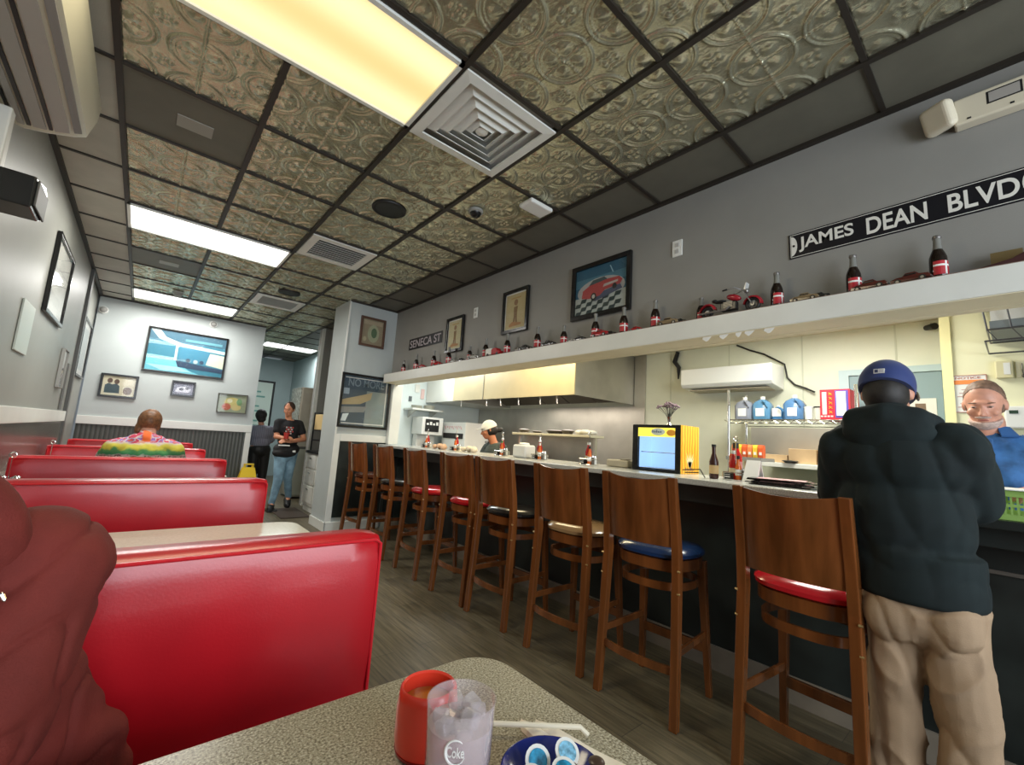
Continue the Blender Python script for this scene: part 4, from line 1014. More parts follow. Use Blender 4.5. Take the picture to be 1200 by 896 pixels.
# straw and folded napkins
o = MB().tube([(0.492, 0.612, TZ+0.016), (0.625, 0.507, TZ+0.016), (0.633, 0.497, TZ+0.006)], 0.0042, 8).build('wrapped_straw', mat('straw paper', (0.72, 0.66, 0.52), 0.7), smooth=True)
tag(o, 'paper wrapped straw lying across the folded napkins', 'straw')
NAP = mat('cream napkin', (0.86, 0.79, 0.66), 0.85, noise=0.04, nscale=30, bump=0.2, bscale=60)
dv = Vector((0.30, -0.95, 0)).normalized(); sv = Vector((dv.y, -dv.x, 0))*-1
for i, (sx0, sy0, l) in enumerate(((0.566, 0.588, 'folded cream napkin with a rounded end under the straw, left one'), (0.586, 0.572, 'folded cream napkin with a rounded end under the straw, right one'))):
    nb = MB(); rings = []
    dv = Vector((0.02+0.12*i, -1, 0)).normalized(); sv = Vector((-dv.y, dv.x, 0))
    for k in range(15):
        q = k/14; w = 0.010+0.022*q if k else 0.004
        c = Vector((sx0, sy0, TZ+0.0005))+dv*(0.20*q)
        z = 0.009-0.004*q+0.0015*math.sin(q*9)
        rings.append([c-sv*w, c+sv*w, c+sv*w*0.8+Vector((0, 0, z*0.7)), c+Vector((0, 0, z)), c-sv*w*0.8+Vector((0, 0, z*0.7))])
    nb.loft(rings); o = nb.build('folded_napkin', NAP, smooth=True)
    o.location.z = 0.0
    tag(o, l, 'napkin')

#@@KITCHEN
# ================================================================== KITCHEN
t = thing('extractor_hood', 'long stainless extractor hood over the cooking line', 'extractor hood', (4.0, 4.3, 1.77))
MB().box(3.48, 3.08, 1.77, 3.495, 5.45, 2.375).build('front_panel', mat('hood steel with painted amber reflection', (0.74, 0.64, 0.42), 0.42, metal=0.5, noise=0.08, nscale=2), t)  # warm reflection painted into the front panel's steel colour
MB().box(3.475, 4.70, 1.77, 3.481, 4.715, 2.375).build('seam', mat('panel join', (0.35, 0.33, 0.28), 0.4, metal=0.6), t)
MB().box(3.496, 3.08, 1.77, 4.59, 3.095, 2.375).build('end_panel', STEELD, t)
MB().box(3.496, 5.435, 1.77, 4.59, 5.45, 2.375).build('end_panel', STEELD, t)
for i in range(5):
    y = 3.12+i*0.465
    MB().prism([(4.05, 1.98), (4.5, 1.80), (4.5, 1.82), (4.05, 2.0)], 1, y, y+0.45).build('grease_filter', mat('dark filter steel', (0.16, 0.14, 0.11), 0.4, metal=0.8), t)
MB().box(3.50, 3.10, 2.0, 4.05, 5.43, 2.02).build('plenum', MATS['dark filter steel'], t)
for y in (3.35, 3.62, 4.0, 4.35, 4.65, 5.25):
    MB().tube([(3.50, y, 1.83), (3.50, y, 1.70), (3.51, y, 1.68)], 0.006).build('hook', CHROME, t)
struct(MB().box(3.5, 5.47, 1.77, KX, 6.29, 2.375).build('wall_soffit', mat('white soffit panel', (0.70, 0.71, 0.66), 0.35)))
o = MB().box(KX-0.02, 2.92, 0.93, KX-0.002, 6.28, 1.755).box(KX-0.02, 2.92, 1.755, KX-0.002, 3.07, 2.375).build('steel_splashback', STEELD)
tag(o, 'smudged stainless steel splashback behind the cooking line', 'splashback')
t = thing('cooking_range', 'stainless cooking line under the hood, almost hidden by the counter', 'cooker', (4.0, 4.3, 0))
MB().box(3.75, 2.95, 0.05, 4.57, 6.2, 0.92).build('body', STEEL, t)
MB().box(3.78, 3.0, 0.92, 4.5, 5.0, 0.95).build('griddle', BLACK, t)
for k in range(6): MB().cyl((3.75, 3.2+0.4*k, 0.8), (3.71, 3.2+0.4*k, 0.8), 0.02).build('knob', BLACK, t)
# over-shelf with trays
t = thing('pass_shelf', 'raised steel shelf with a cream edge behind the condiments, in front of the range', 'shelf', (3.66, 3.45, 0))
MB().box(3.50, 2.86, 1.318, 3.74, 4.08, 1.345).build('shelf_board', mat('cream shelf edge', (0.60, 0.55, 0.40), 0.4), t, bevel=0.004)
for y in (2.88, 4.05):
    MB().box(3.60, y-0.012, 0.0, 3.63, y+0.012, 1.318).build('upright', STEEL, t)
cv = MB(); rings = [[Vector((3.66+0.03*math.sin(PI*k/10), 2.9+1.12*k/10, 0.95)), Vector((3.67+0.03*math.sin(PI*k/10), 2.9+1.12*k/10, 0.95)), Vector((3.67, 2.9+1.12*k/10, 1.318)), Vector((3.66, 2.9+1.12*k/10, 1.318))] for k in range(11)]
cv.loft(rings).build('back_panel', STEELD, t, smooth=True)
for i, (y, w, h, l) in enumerate(((3.98, .07, .05, 'dark pan at the far end of the raised shelf'), (3.45, .11, .045, 'dark oval pan in the middle of the raised shelf'), (3.26, .07, .055, 'small dark pan before the white towel on the raised shelf'), (3.75, .06, .03, 'low dark dish between the pans on the raised shelf'))):
    o = MB().lathe([(0.0, 0), (w*0.7, 0), (w, h*0.7), (w*1.05, h*0.75), (w*0.5, h), (0, h*1.05)], (3.61, y, 1.346), 20).build('pan', mat('dark cast pan', (0.06, 0.05, 0.04), 0.4), smooth=True)
    tag(o, l, 'pan', 'dark pans on the raised shelf')
tw = MB()
for k in range(3): tw.ell((3.61, 2.93+0.075*k, 1.374+0.006*(k % 2)), (0.07, 0.055, 0.025))
o = blob('towel', tw, mat('white towel', (0.75, 0.74, 0.70), 0.9), None, 0.008, 3)
tag(o, 'crumpled white towel on the near end of the raised shelf', 'towel')
# far kitchen end
t = thing('steel_counter', 'steel back counter in the far kitchen corner carrying the coffee machine', 'counter', (3.4, 6.0, 0))
MB().box(3.06, 5.75, 0.88, 3.70, 6.28, 0.92).build('worktop', STEEL, t)
MB().box(3.10, 5.80, 0.0, 3.70, 6.28, 0.88).build('cabinet', STEELD, t)
t = thing('coffee_machine', 'pale coffee machine with a black control panel in the far kitchen corner', 'coffee machine', (3.45, 6.05, 0.921))
MB().box(3.25, 5.95, 0.921, 3.66, 6.25, 1.00).box(3.30, 6.12, 1.0, 3.62, 6.25, 1.25).box(3.27, 5.92, 1.25, 3.64, 6.25, 1.52).build('casing', WHITEP, t, bevel=0.01)
MB().box(3.32, 5.912, 1.30, 3.56, 5.919, 1.49).build('control_panel', BLACKG, t)
for k in range(4): MB().box(3.34+0.055*k, 5.905, 1.40, 3.375+0.055*k, 5.9115, 1.43+0.02*(k % 2)).build('button', PAPER, t)
MB().lathe([(0.05, 0), (0.065, 0.02), (0.07, 0.09), (0.045, 0.14), (0.05, 0.15)], (3.45, 6.03, 1.0), 20).build('carafe', mat('smoky carafe', (0.15, 0.17, 0.20), 0.1), t, smooth=True)
t = thing('wall_shelf', 'white shelf of stacked plates high in the far kitchen corner', 'shelf', (3.4, 6.15, 1.64))
MB().box(3.12, 5.98, 1.62, 3.66, 6.29, 1.645).build('shelf_board', WHITE, t)
for x in (3.2, 3.58): MB().prism([(6.05, 1.62), (6.29, 1.62), (6.29, 1.50)], 0, x, x+0.015).build('bracket', STEEL, t)
for i, (x, n) in enumerate(((3.26, 5), (3.48, 7))):
    for k in range(n):
        o = MB().lathe([(0.0, 0.0), (0.05, 0.0), (0.09, 0.010), (0.092, 0.012), (0.05, 0.004), (0, 0.004)], (x, 6.13, 1.646+0.009*k), 18).build('plate', mat('cream plate', (0.75, 0.73, 0.6) if k % 2 else (0.70, 0.70, 0.62), 0.3), smooth=True)
        tag(o, 'plate %s in the %s stack on the far kitchen shelf' % (('lowest', 'second from the bottom', 'third from the bottom', 'fourth from the bottom', 'fifth from the bottom', 'last but one', 'topmost')[k], ('left', 'right')[i]), 'plate', ('left', 'right')[i]+' plate stack')
t = thing('white_cabinet', 'white box appliance with red scrawled marks behind the counter, beside the cook', 'appliance', (3.9, 5.75, 0.95))
MB().box(3.71, 5.40, 0.951, 4.15, 6.05, 1.47).build('casing', WHITE, t, bevel=0.01)
MB().box(3.702, 5.45, 1.22, 3.7095, 6.0, 1.30).build('vent_strip', BLACK, t)
mk = MB()
for k in range(9): mk.bar((3.707, 5.50+0.055*k, 1.36+0.02*(k % 2)), (3.707, 5.53+0.055*k, 1.41), 0.003, 0.006)
mk.build('marker_writing', mat('red marker', (0.5, 0.05, 0.05), 0.5), t)
for i, (x, z, w, h, c, l) in enumerate(((3.33, 1.98, .08, .13, (0.75, 0.75, 0.7), 'paper notice high on the far kitchen wall'), (3.22, 1.80, .05, .08, (0.12, 0.14, 0.15), 'dark switch box on the far kitchen wall'), (3.43, 1.90, .06, .16, (0.7, 0.5, 0.48), 'pinkish notice beside the white one on the far kitchen wall'))):
    o = MB().box(x-w/2, 6.285, z-h/2, x+w/2, 6.2985, z+h/2).build('notice', flat(c)); tag(o, l, 'notice')
# light box on the kitchen wall
t = thing('wall_light_box', 'long white box unit fixed to the kitchen wall above the drinks cooler', 'wall unit', (4.4, 1.86, 1.9))
MB().prism([(4.27, 2.09), (4.27, 1.93), (4.30, 1.90), (4.585, 1.875), (4.585, 2.10)], 1, 1.43, 2.30).build('casing', mat('bright white casing', (0.86, 0.88, 0.86), 0.3), t, bevel=0.006)
MB().box(4.35, 1.50, 1.872, 4.56, 2.24, 1.885).build('vent_strip', mat('tan vent strip', (0.45, 0.40, 0.30), 0.5), t)
o = MB().tube([(4.59, 1.86, 2.365), (4.585, 1.74, 2.30), (4.58, 1.60, 2.24), (4.575, 1.42, 2.12), (4.575, 1.40, 1.99), (4.575, 1.34, 1.92), (4.57, 1.25, 1.88), (4.56, 1.18, 1.84)], 0.008).build('black_cable', BLACK, smooth=True)
tag(o, 'black cables looping down the kitchen wall beside the white box unit', 'cable')
o = MB().tube([(4.57, 2.50, 2.365), (4.56, 2.53, 2.25), (4.56, 2.48, 2.18), (4.57, 2.49, 2.05)], [0.022, 0.028, 0.024, 0.008]).build('cable_bundle', BLACK, smooth=True)
tag(o, 'black bunch of cable hanging left of the white box unit', 'cable')
# wire rack with jugs
t = thing('wire_rack', 'chrome wire rack against the kitchen wall holding jugs and a red box', 'rack', (4.3, 1.25, 0))
for x in (4.12, 4.52):
    for y in (0.80, 1.745):
        MB().cyl((x, y, 0), (x, y, 1.83), 0.012).build('post', CHROME, t, smooth=True)
for z in (1.555, 0.62):
    r = MB()
    for x in (4.12, 4.52): r.tube([(x, 0.80, z), (x, 1.745, z)], 0.006, 6); r.tube([(x, 0.80, z-0.03), (x, 1.745, z-0.03)], 0.004, 6)
    for k in range(24):
        y = 0.80+0.945*k/23; r.tube([(4.12, y, z-0.03*(k % 2)), (4.12, y+0.04, z-0.03*((k+1) % 2))], 0.003, 5); r.tube([(4.12, y, z), (4.52, y, z)], 0.0025, 5)
    r.build('wire_shelf', CHROME, t)
def jug(y, col, k, l, g='syrup jugs on the wire rack'):
    t = thing('plastic_jug', l, 'jug', (4.25, y, 1.564), group=g)
    b = MB(); z = 1.564
    b.loft([[Vector((4.25+a*w*k, y+b_*w*k, z+h*k)) for a, b_ in ((-.7, -1), (.7, -1), (1, -.7), (1, .7), (.7, 1), (-.7, 1), (-1, .7), (-1, -.7))] for w, h in ((.068, 0), (.072, .01), (.072, .13), (.055, .16), (.02, .185))])
    b.build('body', mat('jug %s' % str(col), col, 0.2), t, smooth=True)
    MB().cyl((4.25, y, z+.185*k), (4.25, y, z+.21*k), 0.02*k).build('cap', WHITEP, t)
    MB().tube([(4.18, y-0.02, z+.17*k), (4.165, y-0.045, z+.15*k), (4.175, y-0.06, z+.11*k)], 0.009).build('handle', mat('jug %s' % str(col), col), t, smooth=True)
    MB().box(4.25-.074*k, y-.035, z+.03, 4.25-.0725*k, y+.035, z+.10).build('label', PAPER, t)
jug(1.652, (0.25, 0.27, 0.33), 1.0, 'grey violet jug at the left end of the wire rack')
jug(1.50, (0.10, 0.25, 0.42), 1.0, 'light blue jug between the grey and the deep blue jugs')
jug(1.375, (0.06, 0.18, 0.36), 0.62, 'small deep blue jug in the middle of the wire rack')
jug(1.248, (0.09, 0.20, 0.38), 1.02, 'largest deep blue jug with a white label on the wire rack')
for i, (y, h, c, l) in enumerate(((1.138, .10, (0.7, 0.72, 0.68), 'small white tub beside the jugs on the wire rack'), (1.068, .10, (0.62, 0.62, 0.56), 'small pale tub by the red box on the wire rack'))):
    t = thing('tub', l, 'tub', (4.22, y, 1.563))
    MB().lathe([(0.028, 0), (0.033, h), ], (4.22, y, 1.563), 16).build('body', flat(c, 0.3), t, smooth=True)
    MB().lathe([(0.035, h), (0.035, h+.01), (0.0, h+.012)], (4.22, y, 1.563), 16).build('lid', BLACK if i else WHITEP, t, smooth=True)
t = thing('red_box', 'red and blue printed carton at the right end of the wire rack', 'carton', (4.25, 0.98, 1.563))
MB().box(4.13, 0.84, 1.563, 4.42, 1.035, 1.80).build('carton', mat('carton red', (0.60, 0.02, 0.04), 0.45), t)
MB().box(4.126, 0.85, 1.575, 4.1295, 0.935, 1.79).build('blue_panel', mat('carton blue', (0.10, 0.07, 0.35), 0.45), t)
MB().box(4.122, 0.865, 1.59, 4.1255, 0.925, 1.78).build('white_sheet', PAPER, t)
w_ = MB()
for k in range(5): w_.bar((4.127, 0.955, 1.61+k*0.036), (4.127, 0.975, 1.63+k*0.036), 0.003, 0.007).bar((4.127, 0.975, 1.61+k*0.036), (4.127, 0.957, 1.625+k*0.036), 0.003, 0.006)
w_.build('yellow_lettering', mat('carton yellow', (0.85, 0.40, 0.05), 0.5), t)
w_ = MB()
for k in range(4): w_.box(4.126, 0.95+0.022*k, 1.58, 4.1295, 0.965+0.022*k, 1.592)
w_.box(4.126, 0.99, 1.60, 4.1295, 1.02, 1.78); w_.build('white_lettering', mat('carton pink white', (0.8, 0.5, 0.5), 0.5), t)
# prep station under the rack
t = thing('prep_table', 'white topped prep table with a steel back below the wire rack', 'table', (3.9, 1.1, 0))
MB().box(3.72, 0.70, 1.165, 3.98, 1.33, 1.20).build('upper_shelf', WHITE, t, bevel=0.004)
MB().box(3.98, 0.70, 0.85, 4.0, 1.50, 1.48).build('back_panel', STEELD, t)
MB().box(3.60, 0.70, 0.0, 3.98, 1.50, 0.90).build('base', mat('grey green cabinet', (0.35, 0.36, 0.28), 0.5), t)
MB().box(3.975, 0.70, 0.90, 3.9795, 1.5, 1.165).build('lower_panel', mat('grey green cabinet', (0.35, 0.36, 0.28)), t)
CARD = mat('brown cardboard', (0.52, 0.36, 0.20), 0.8, noise=0.08)
for i, (y0_, y1_, z0_, z1_, l) in enumerate(((1.17, 1.32, 1.201, 1.26, 'low cardboard box at the left on the prep shelf'), (0.98, 1.16, 1.201, 1.31, 'taller cardboard box in the middle of the prep shelf'),
                                          (0.76, 0.97, 1.201, 1.24, 'bottom flat cardboard box in the right pile on the prep shelf'), (0.77, 0.97, 1.241, 1.28, 'second flat cardboard box in the right pile on the prep shelf'), (0.80, 0.95, 1.281, 1.32, 'topmost flat cardboard box in the right pile'))):
    o = MB().box(3.78, y0_, z0_, 3.95, y1_, z1_).build('cardboard_box', CARD, bevel=0.002); tag(o, l, 'box', 'cardboard boxes on the prep shelf')
t = thing('dark_dish', 'dark oval dish at the front edge of the prep shelf', 'dish', (3.76, 1.17, 1.201))
MB().lathe([(0.0, 0), (0.03, 0.0), (0.055, 0.015), (0.05, 0.018), (0, 0.022)], (3.745, 1.14, 1.201), 18).build('dish_body', BLACK, t, smooth=True)
t = thing('snack_tray', 'dark tray of yellow and red packets beside the cardboard boxes', 'tray', (3.5, 1.25, 1.13))
MB().box(3.30, 1.18, 1.20, 3.55, 1.42, 1.225).build('tray', GREYP, t)
MB().box(3.40, 1.28, 0.0, 3.45, 1.33, 1.20).box(3.3, 1.2, 0, 3.55, 1.4, 0.02).build('stand', STEEL, t)
for i in range(6):
    c = ((0.75, 0.12, 0.03), (0.85, 0.55, 0.05), (0.8, 0.25, 0.08))[i % 3]
    t = thing('snack_packet', '%s %s packet in the tray beside the cardboard boxes' % (('first', 'second', 'third', 'fourth', 'fifth', 'last')[i], ('red', 'yellow', 'orange')[i % 3]), 'packet', (3.38, 1.20+0.036*i, 1.226), group='snack packets in the tray')
    MB().loft([[Vector((3.38+a*w, 1.205+0.036*i+b_*0.015, 1.226+h)) for a, b_ in ((-1, -1), (1, -1), (1, 1), (-1, 1))] for w, h in ((.02, 0), (.028, .03), (.026, .07), (.018, .09))]).build('pouch', flat(c), t)
    MB().box(3.351, 1.195+0.036*i, 1.245, 3.3535, 1.212+0.036*i, 1.265).build('label', PAPER, t)
# drinks cooler on the counter
t = thing('drinks_cooler', 'small countertop drinks cooler with a lit glass door and orange side', 'drinks cooler', (2.9, 1.68, CT))
x0, x1, y0, y1, z0, z1 = 2.78, 3.03, 1.49, 1.87, CT+0.001, 1.413
c = MB().box(x0+0.03, y0+0.004, z0, x1, y0+0.016, z1).box(x0+0.03, y1-0.016, z0, x1, y1, z1).box(x0+0.03, y0, z1-0.02, x1, y1, z1).box(x0+0.03, y0, z0, x1, y1, z0+0.02).box(x1-0.02, y0, z0, x1, y1, z1)
c.build('cabinet', BLACK, t)
df = MB()
for a in ((y0, z0, y0+0.045, z1), (y1-0.045, z0, y1, z1), (y0+0.045, z1-0.022, y1-0.045, z1), (y0+0.045, z0, y1-0.045, z0+0.014)): df.box(x0, a[0], a[1], x0+0.028, a[2], a[3])
dr = df.build('door', BLACKG, t, bevel=0.004)
MB().box(x0+0.010, y0+0.045, z0+0.014, x0+0.013, y1-0.045, z1-0.085).build('door_glass', GLASSP, dr)
MB().box(x0+0.035, y0+0.045, z0+0.02, x0+0.20, y1-0.045, z0+0.0215).build('inner_floor', WHITEP, t)
MB().box(x1-0.024, y0+0.02, z0+0.02, x1-0.021, y1-0.02, z1-0.02).box(x0+0.03, y1-0.020, z0+0.02, x1-0.024, y1-0.0165, z1-0.02).build('lit_back', mat('lit blue cooler back', (0.3, 0.5, 0.8), 0.4, emit=(0.38, 0.62, 0.95), estr=0.75), t)
MB().box(x0+0.04, y0+0.05, z0+0.13, x1-0.03, y1-0.05, z0+0.135).build('rack', CHROME, t)
hd_ = MB().box(x0+0.004, y0+0.045, z1-0.085, x0+0.010, y1-0.045, z1-0.022); H = hd_.build('header', mat('lit yellow header', (0.9, 0.7, 0.1), 0.3, emit=(0.95, 0.78, 0.08), estr=0.75), t)
MB().ell((x0+0.004, 1.665, z1-0.05), (0.0025, 0.055, 0.026)).build('header_patch', mat('pale header patch', (0.75, 0.85, 0.75), 0.4), H, smooth=True)
MB().ell((x0+0.0035, 1.565, z1-0.055), (0.0025, 0.035, 0.022)).build('header_patch', mat('orange header patch', (0.9, 0.4, 0.05), 0.4), H, smooth=True)
mk = MB()
for k in range(7): mk.bar((x0+0.0005, 1.705-0.011*k, z1-0.056), (x0+0.0005, 1.705-0.011*k, z1-(0.036 if k in (0, 3) else 0.044)), 0.002, 0.004)
mk.build('lettering', mat('navy print', (0.03, 0.06, 0.2), 0.5), H)
def orange_fn(nt, v, b):
    # fan of rays from the lower middle, object space
    w = nt.nodes.new('ShaderNodeTexWave'); w.bands_direction = 'X'; w.inputs['Scale'].default_value = 9; w.inputs['Distortion'].default_value = 2.5; w.inputs['Detail'].default_value = 2
    nt.links.new(v, w.inputs['Vector'])
    return ramp(nt, w.outputs['Fac'], [(0.1, (0.80, 0.28, 0.02)), (0.5, (0.85, 0.42, 0.02)), (0.9, (0.88, 0.62, 0.06))])
MB().box(x0, y0-0.0005, z0, x1, y0+0.0035, z1).build('side_graphic', node_mat('orange ray print', 0.35, orange_fn), t)
sg = MB()
for k in range(7):
    a = R(50)+R(80)*k/6; c0 = Vector((2.90, y0-0.0012, z0+0.045)); d_ = Vector((math.cos(a), 0, math.sin(a))); n_ = Vector((-math.sin(a), 0, math.cos(a)))
    sg.add([c0-n_*0.012, c0+n_*0.012, c0+d_*(0.09+0.02*(k % 2))], [(0, 1, 2)])
sg.build('splash_graphic', mat('pale yellow splash', (0.9, 0.85, 0.5), 0.4), t)
mk = MB()
for k in range(7): mk.bar((2.84+0.018*k, y0-0.0012, z0+0.022), (2.846+0.018*k, y0-0.0012, z0+(0.044 if k in (0, 4) else 0.036)), 0.006, 0.001, (1, 0, 0))
mk.build('lettering', mat('navy print', (0.03, 0.06, 0.2)), t)
# bottles in the cooler
# dried flowers
t = thing('flower_vase', 'small glass vase of dried purple grey flowers on top of the cooler', 'vase', (2.87, 1.63, 1.4135))
fx, fy, fz = 2.87, 1.63, 1.4135
MB().lathe([(0.018, 0), (0.020, 0.004), (0.008, 0.02), (0.012, 0.04), (0.018, 0.062), (0.016, 0.062), (0.008, 0.03), (0, 0.02)], (fx, fy, fz), 16).build('vase', CHROME, t, smooth=True)
st = MB(); fl = MB()
random.seed(5)
for k in range(26):
    a = random.uniform(0, 2*PI); e = random.uniform(0.15, 1.0); rr = 0.088*e
    tip = Vector((fx+rr*math.cos(a)*0.8, fy+rr*math.sin(a)*1.05, fz+0.10+0.07*(1-e*0.6)*random.uniform(.7, 1.1)))
    st.tube([(fx, fy, fz+0.03), (fx+rr*0.3*math.cos(a), fy+rr*0.3*math.sin(a), fz+0.08), tip], 0.0012, 5)
    for j in range(5):
        b_ = random.uniform(0, 2*PI); fl.ell(tip+Vector((math.cos(b_), math.sin(b_), random.uniform(-.6, .6)))*0.008, (0.008, 0.006, 0.005), nu=7, nv=5)
st.build('stems', mat('dark stems', (0.05, 0.05, 0.04), 0.7), t)
fl.build('petals', mat('mauve grey petals', (0.26, 0.18, 0.20), 0.7, noise=0.5, nscale=60), t)
# condiment sets on the counter
KET = mat('ketchup red', (0.42, 0.012, 0.01), 0.2)
def cond_set(y, k, l, tall=1.0):
    x = 2.74; z = CT+0.001
    t = thing('condiment_set', l, 'condiment set', (x, y, z), group='condiment sets on the lunch counter')
    r = MB()
    for zz in (0.003, 0.045):
        r.tube([(x-.05, y-.055, z+zz), (x+.05, y-.055, z+zz), (x+.05, y+.055, z+zz), (x-.05, y+.055, z+zz), (x-.05, y-.055, z+zz)], 0.0025, 6)
    for a in (-1, 1):
        for b_ in (-1, 1): r.cyl((x+a*.05, y+b_*.055, z), (x+a*.05, y+b_*.055, z+.045), 0.0025, seg=6)
    r.tube([(x, y, z), (x, y, z+.20*tall)]+[(x, y+0.013*math.sin(a), z+.213*tall-0.013*math.cos(a)) for a in [2*PI*i/10 for i in range(11)]], 0.003, 6)
    r.build('rack', CHROME, t, smooth=True)
    MB().box(x-.045, y+.012, z+.003, x-.005, y+.050, z+.04).build('packet_box', BLACK, t)
    MB().box(x-.046, y+.016, z+.015, x-.0455, y+.046, z+.022).box(x-.046, y+.016, z+.030, x-.0455, y+.046, z+.033).build('box_label', PAPER, t)
    b = MB().lathe([(0.022, 0.003), (0.026, 0.01), (0.024, 0.07), (0.026, 0.10), (0.012, 0.14), (0.011, 0.155)], (x+.02, y+.022, z), 16).build('ketchup_bottle', KET, t, smooth=True)
    MB().cyl((x+.02, y+.022, z+.155), (x+.02, y+.022, z+.175), 0.014).build('cap', WHITEP, b)
    MB().lathe([(0.0255, 0.04), (0.0255, 0.07)], (x+.02, y+.022, z), 16, cap=False).build('label', mat('cream label', (0.75, 0.68, 0.5), 0.5), b)
    b = MB().lathe([(0.015, 0.003), (0.016, 0.08), (0.007, 0.11), (0.007, 0.125)], (x-.022, y-.022, z), 14).build('sauce_bottle', mat('orange hot sauce', (0.65, 0.14, 0.02), 0.2), t, smooth=True)
    MB().cyl((x-.022, y-.022, z+.125), (x-.022, y-.022, z+.145), 0.009).build('cap', (WHITEP, BLACK, mat('green cap', (0.05, 0.25, 0.08)))[k % 3], b)
    MB().lathe([(0.0165, 0.03), (0.0168, 0.065)], (x-.022, y-.022, z), 14, cap=False).build('label', PAPER, b)
    for q in (0, 1):
        b = MB().lathe([(0.014, 0.003), (0.015, 0.04), (0.012, 0.06)], (x+.028-.03*q, y-.038, z), 12).build('shaker', (WHITEP, mat('pepper grey', (0.12, 0.10, 0.08)))[q], t, smooth=True)
        MB().lathe([(0.013, 0.06), (0.012, 0.072), (0.0, 0.077)], (x+.028-.03*q, y-.038, z), 12).build('lid', CHROME, b, smooth=True)
    return t
cond_set(4.80, 0, 'condiment set at the far end of the counter, before the coffee machine')
cond_set(4.15, 1, 'condiment set on the counter behind the fourth stool from the pier')
cond_set(3.33, 2, 'condiment set on the counter in front of the cook')
cond_set(2.80, 0, 'condiment set on the counter beside the white napkin container', 1.0)
cond_set(2.24, 1, 'condiment set on the counter left of the drinks cooler', 1.15)
cond_set(1.12, 1, 'largest looking condiment set with dark bottles, near the hooded man', 1.15)
t = thing('brown_bottle', 'tall dark brown sauce bottle in front of the nearest condiment set', 'bottle', (2.70, 1.21, CT+.001))
MB().lathe([(0.024, 0), (0.026, 0.01), (0.026, 0.10), (0.011, 0.15), (0.011, 0.19)], (2.66, 1.215, CT+.001), 16).build('body', mat('brown sauce glass', (0.05, 0.015, 0.01), 0.12), t, smooth=True)
MB().cyl((2.66, 1.215, CT+.19), (2.66, 1.215, CT+.205), 0.013).build('cap', BLACK, t)
MB().lathe([(0.0265, 0.03), (0.0265, 0.08)], (2.66, 1.215, CT+.001), 16, cap=False).build('label', mat('tan label', (0.6, 0.42, 0.2), 0.5), t)
t = thing('red_bottle', 'large red ketchup bottle standing behind the nearest condiment set', 'bottle', (2.84, 1.17, CT+.001))
MB().lathe([(0.034, 0), (0.037, 0.012), (0.037, 0.14), (0.022, 0.175), (0.018, 0.19)], (2.86, 1.17, CT+.001), 18).build('body', KET, t, smooth=True)
MB().cyl((2.86, 1.17, CT+.19), (2.86, 1.17, CT+.225), 0.018).build('cap', BLACK, t)
MB().lathe([(0.0375, 0.05), (0.0375, 0.11)], (2.86, 1.17, CT+.001), 18, cap=False).build('label', mat('dark red label', (0.5, 0.2, 0.2), 0.5), t)
o = MB().tube([(2.60, 1.27, CT+.05), (2.56, 1.33, CT+.045), (2.56, 1.36, CT+.04)], 0.003).tube([(2.60, 1.27, CT+.05), (2.64, 1.26, CT+.003)], 0.003).tube([(2.62, 1.29, CT+.03), (2.57, 1.35, CT+.025)], 0.003).build('tongs', BLACKG)
tag(o, 'thin dark tongs lying left of the nearest condiment set', 'tongs')
o = MB().prism([(2.66, CT+.001), (2.69, CT+.001), (2.735, CT+.125), (2.73, CT+.125)], 1, 0.98, 1.055).prism([(2.78, CT+.001), (2.79, CT+.001), (2.735, CT+.125), (2.73, CT+.12)], 1, 0.98, 1.055).build('tent_card', PAPER)
tag(o, 'white folded table card beside the nearest condiment set', 'card')
for i, (dx, dy, a) in enumerate(((0, 0, 4), (0.01, 0.015, -6), (-0.01, -0.01, 8), (0.012, 0.01, -3), (0, 0.02, 12))):
    xf = Matrix.Translation((2.66+dx, 0.84+dy, CT+.001+0.007*i)) @ Matrix.Rotation(R(a), 4, 'Z')
    t = thing('menu', 'dark laminated menu, %s in the pile on the counter beside the hooded man' % ('lowest', 'second lowest', 'middle', 'second highest', 'topmost')[i], 'menu', (2.66, 0.84, CT+.001+.007*i), group='menus piled on the counter')
    MB().box(-.11, -.14, 0, .11, .14, .005, xf).build('cover', BLACKG, t)
    MB().box(-.10, -.12, .005, .09, .10, .0062, xf).build('printed_panel', mat('pink menu print', (0.55, 0.30, 0.30), 0.5, noise=0.5, nscale=50), t)
t = thing('napkin_container', 'squat white plastic container with a handle on the counter beside the orange sauces', 'container', (2.76, 3.03, CT+.001))
MB().box(2.70, 2.95, CT+.001, 2.84, 3.13, CT+.12).build('tub', WHITEP, t, bevel=0.02, seg=3)
MB().lathe([(0.05, 0), (0.05, 0.012), (0.04, 0.02), (0, 0.022)], (2.77, 3.04, CT+.12), 20).build('lid', WHITEP, t, smooth=True)
for i, (y, c, l) in enumerate(((4.48, (0.65, 0.42, 0.28), 'pinkish paper bundle on the counter at the far end'), (3.87, (0.72, 0.62, 0.48), 'cream paper bundle on the counter left of the cook'))):
    q = MB()
    for k in range(7): q.ell((2.72+0.03*(k % 3), y-.09+.03*k, CT+.028+.012*(k % 2)), (.035, .03, .028))
    tag(blob('paper_bundle', q, flat(c, 0.8), None, 0.008, 2), l, 'paper bundle')
t = thing('cream_box', 'low cream box on the counter right of the left condiment set', 'box', (2.85, 2.08, CT+.001))
MB().box(2.86, 1.96, CT+.001, 3.0, 2.16, CT+.055).build('box', flat((0.55, 0.50, 0.38)), t, bevel=0.01)
MB().box(2.90, 2.00, CT+.055, 2.96, 2.06, CT+.065).build('lid_knob', flat((0.35, 0.32, 0.26)), t, bevel=0.004)
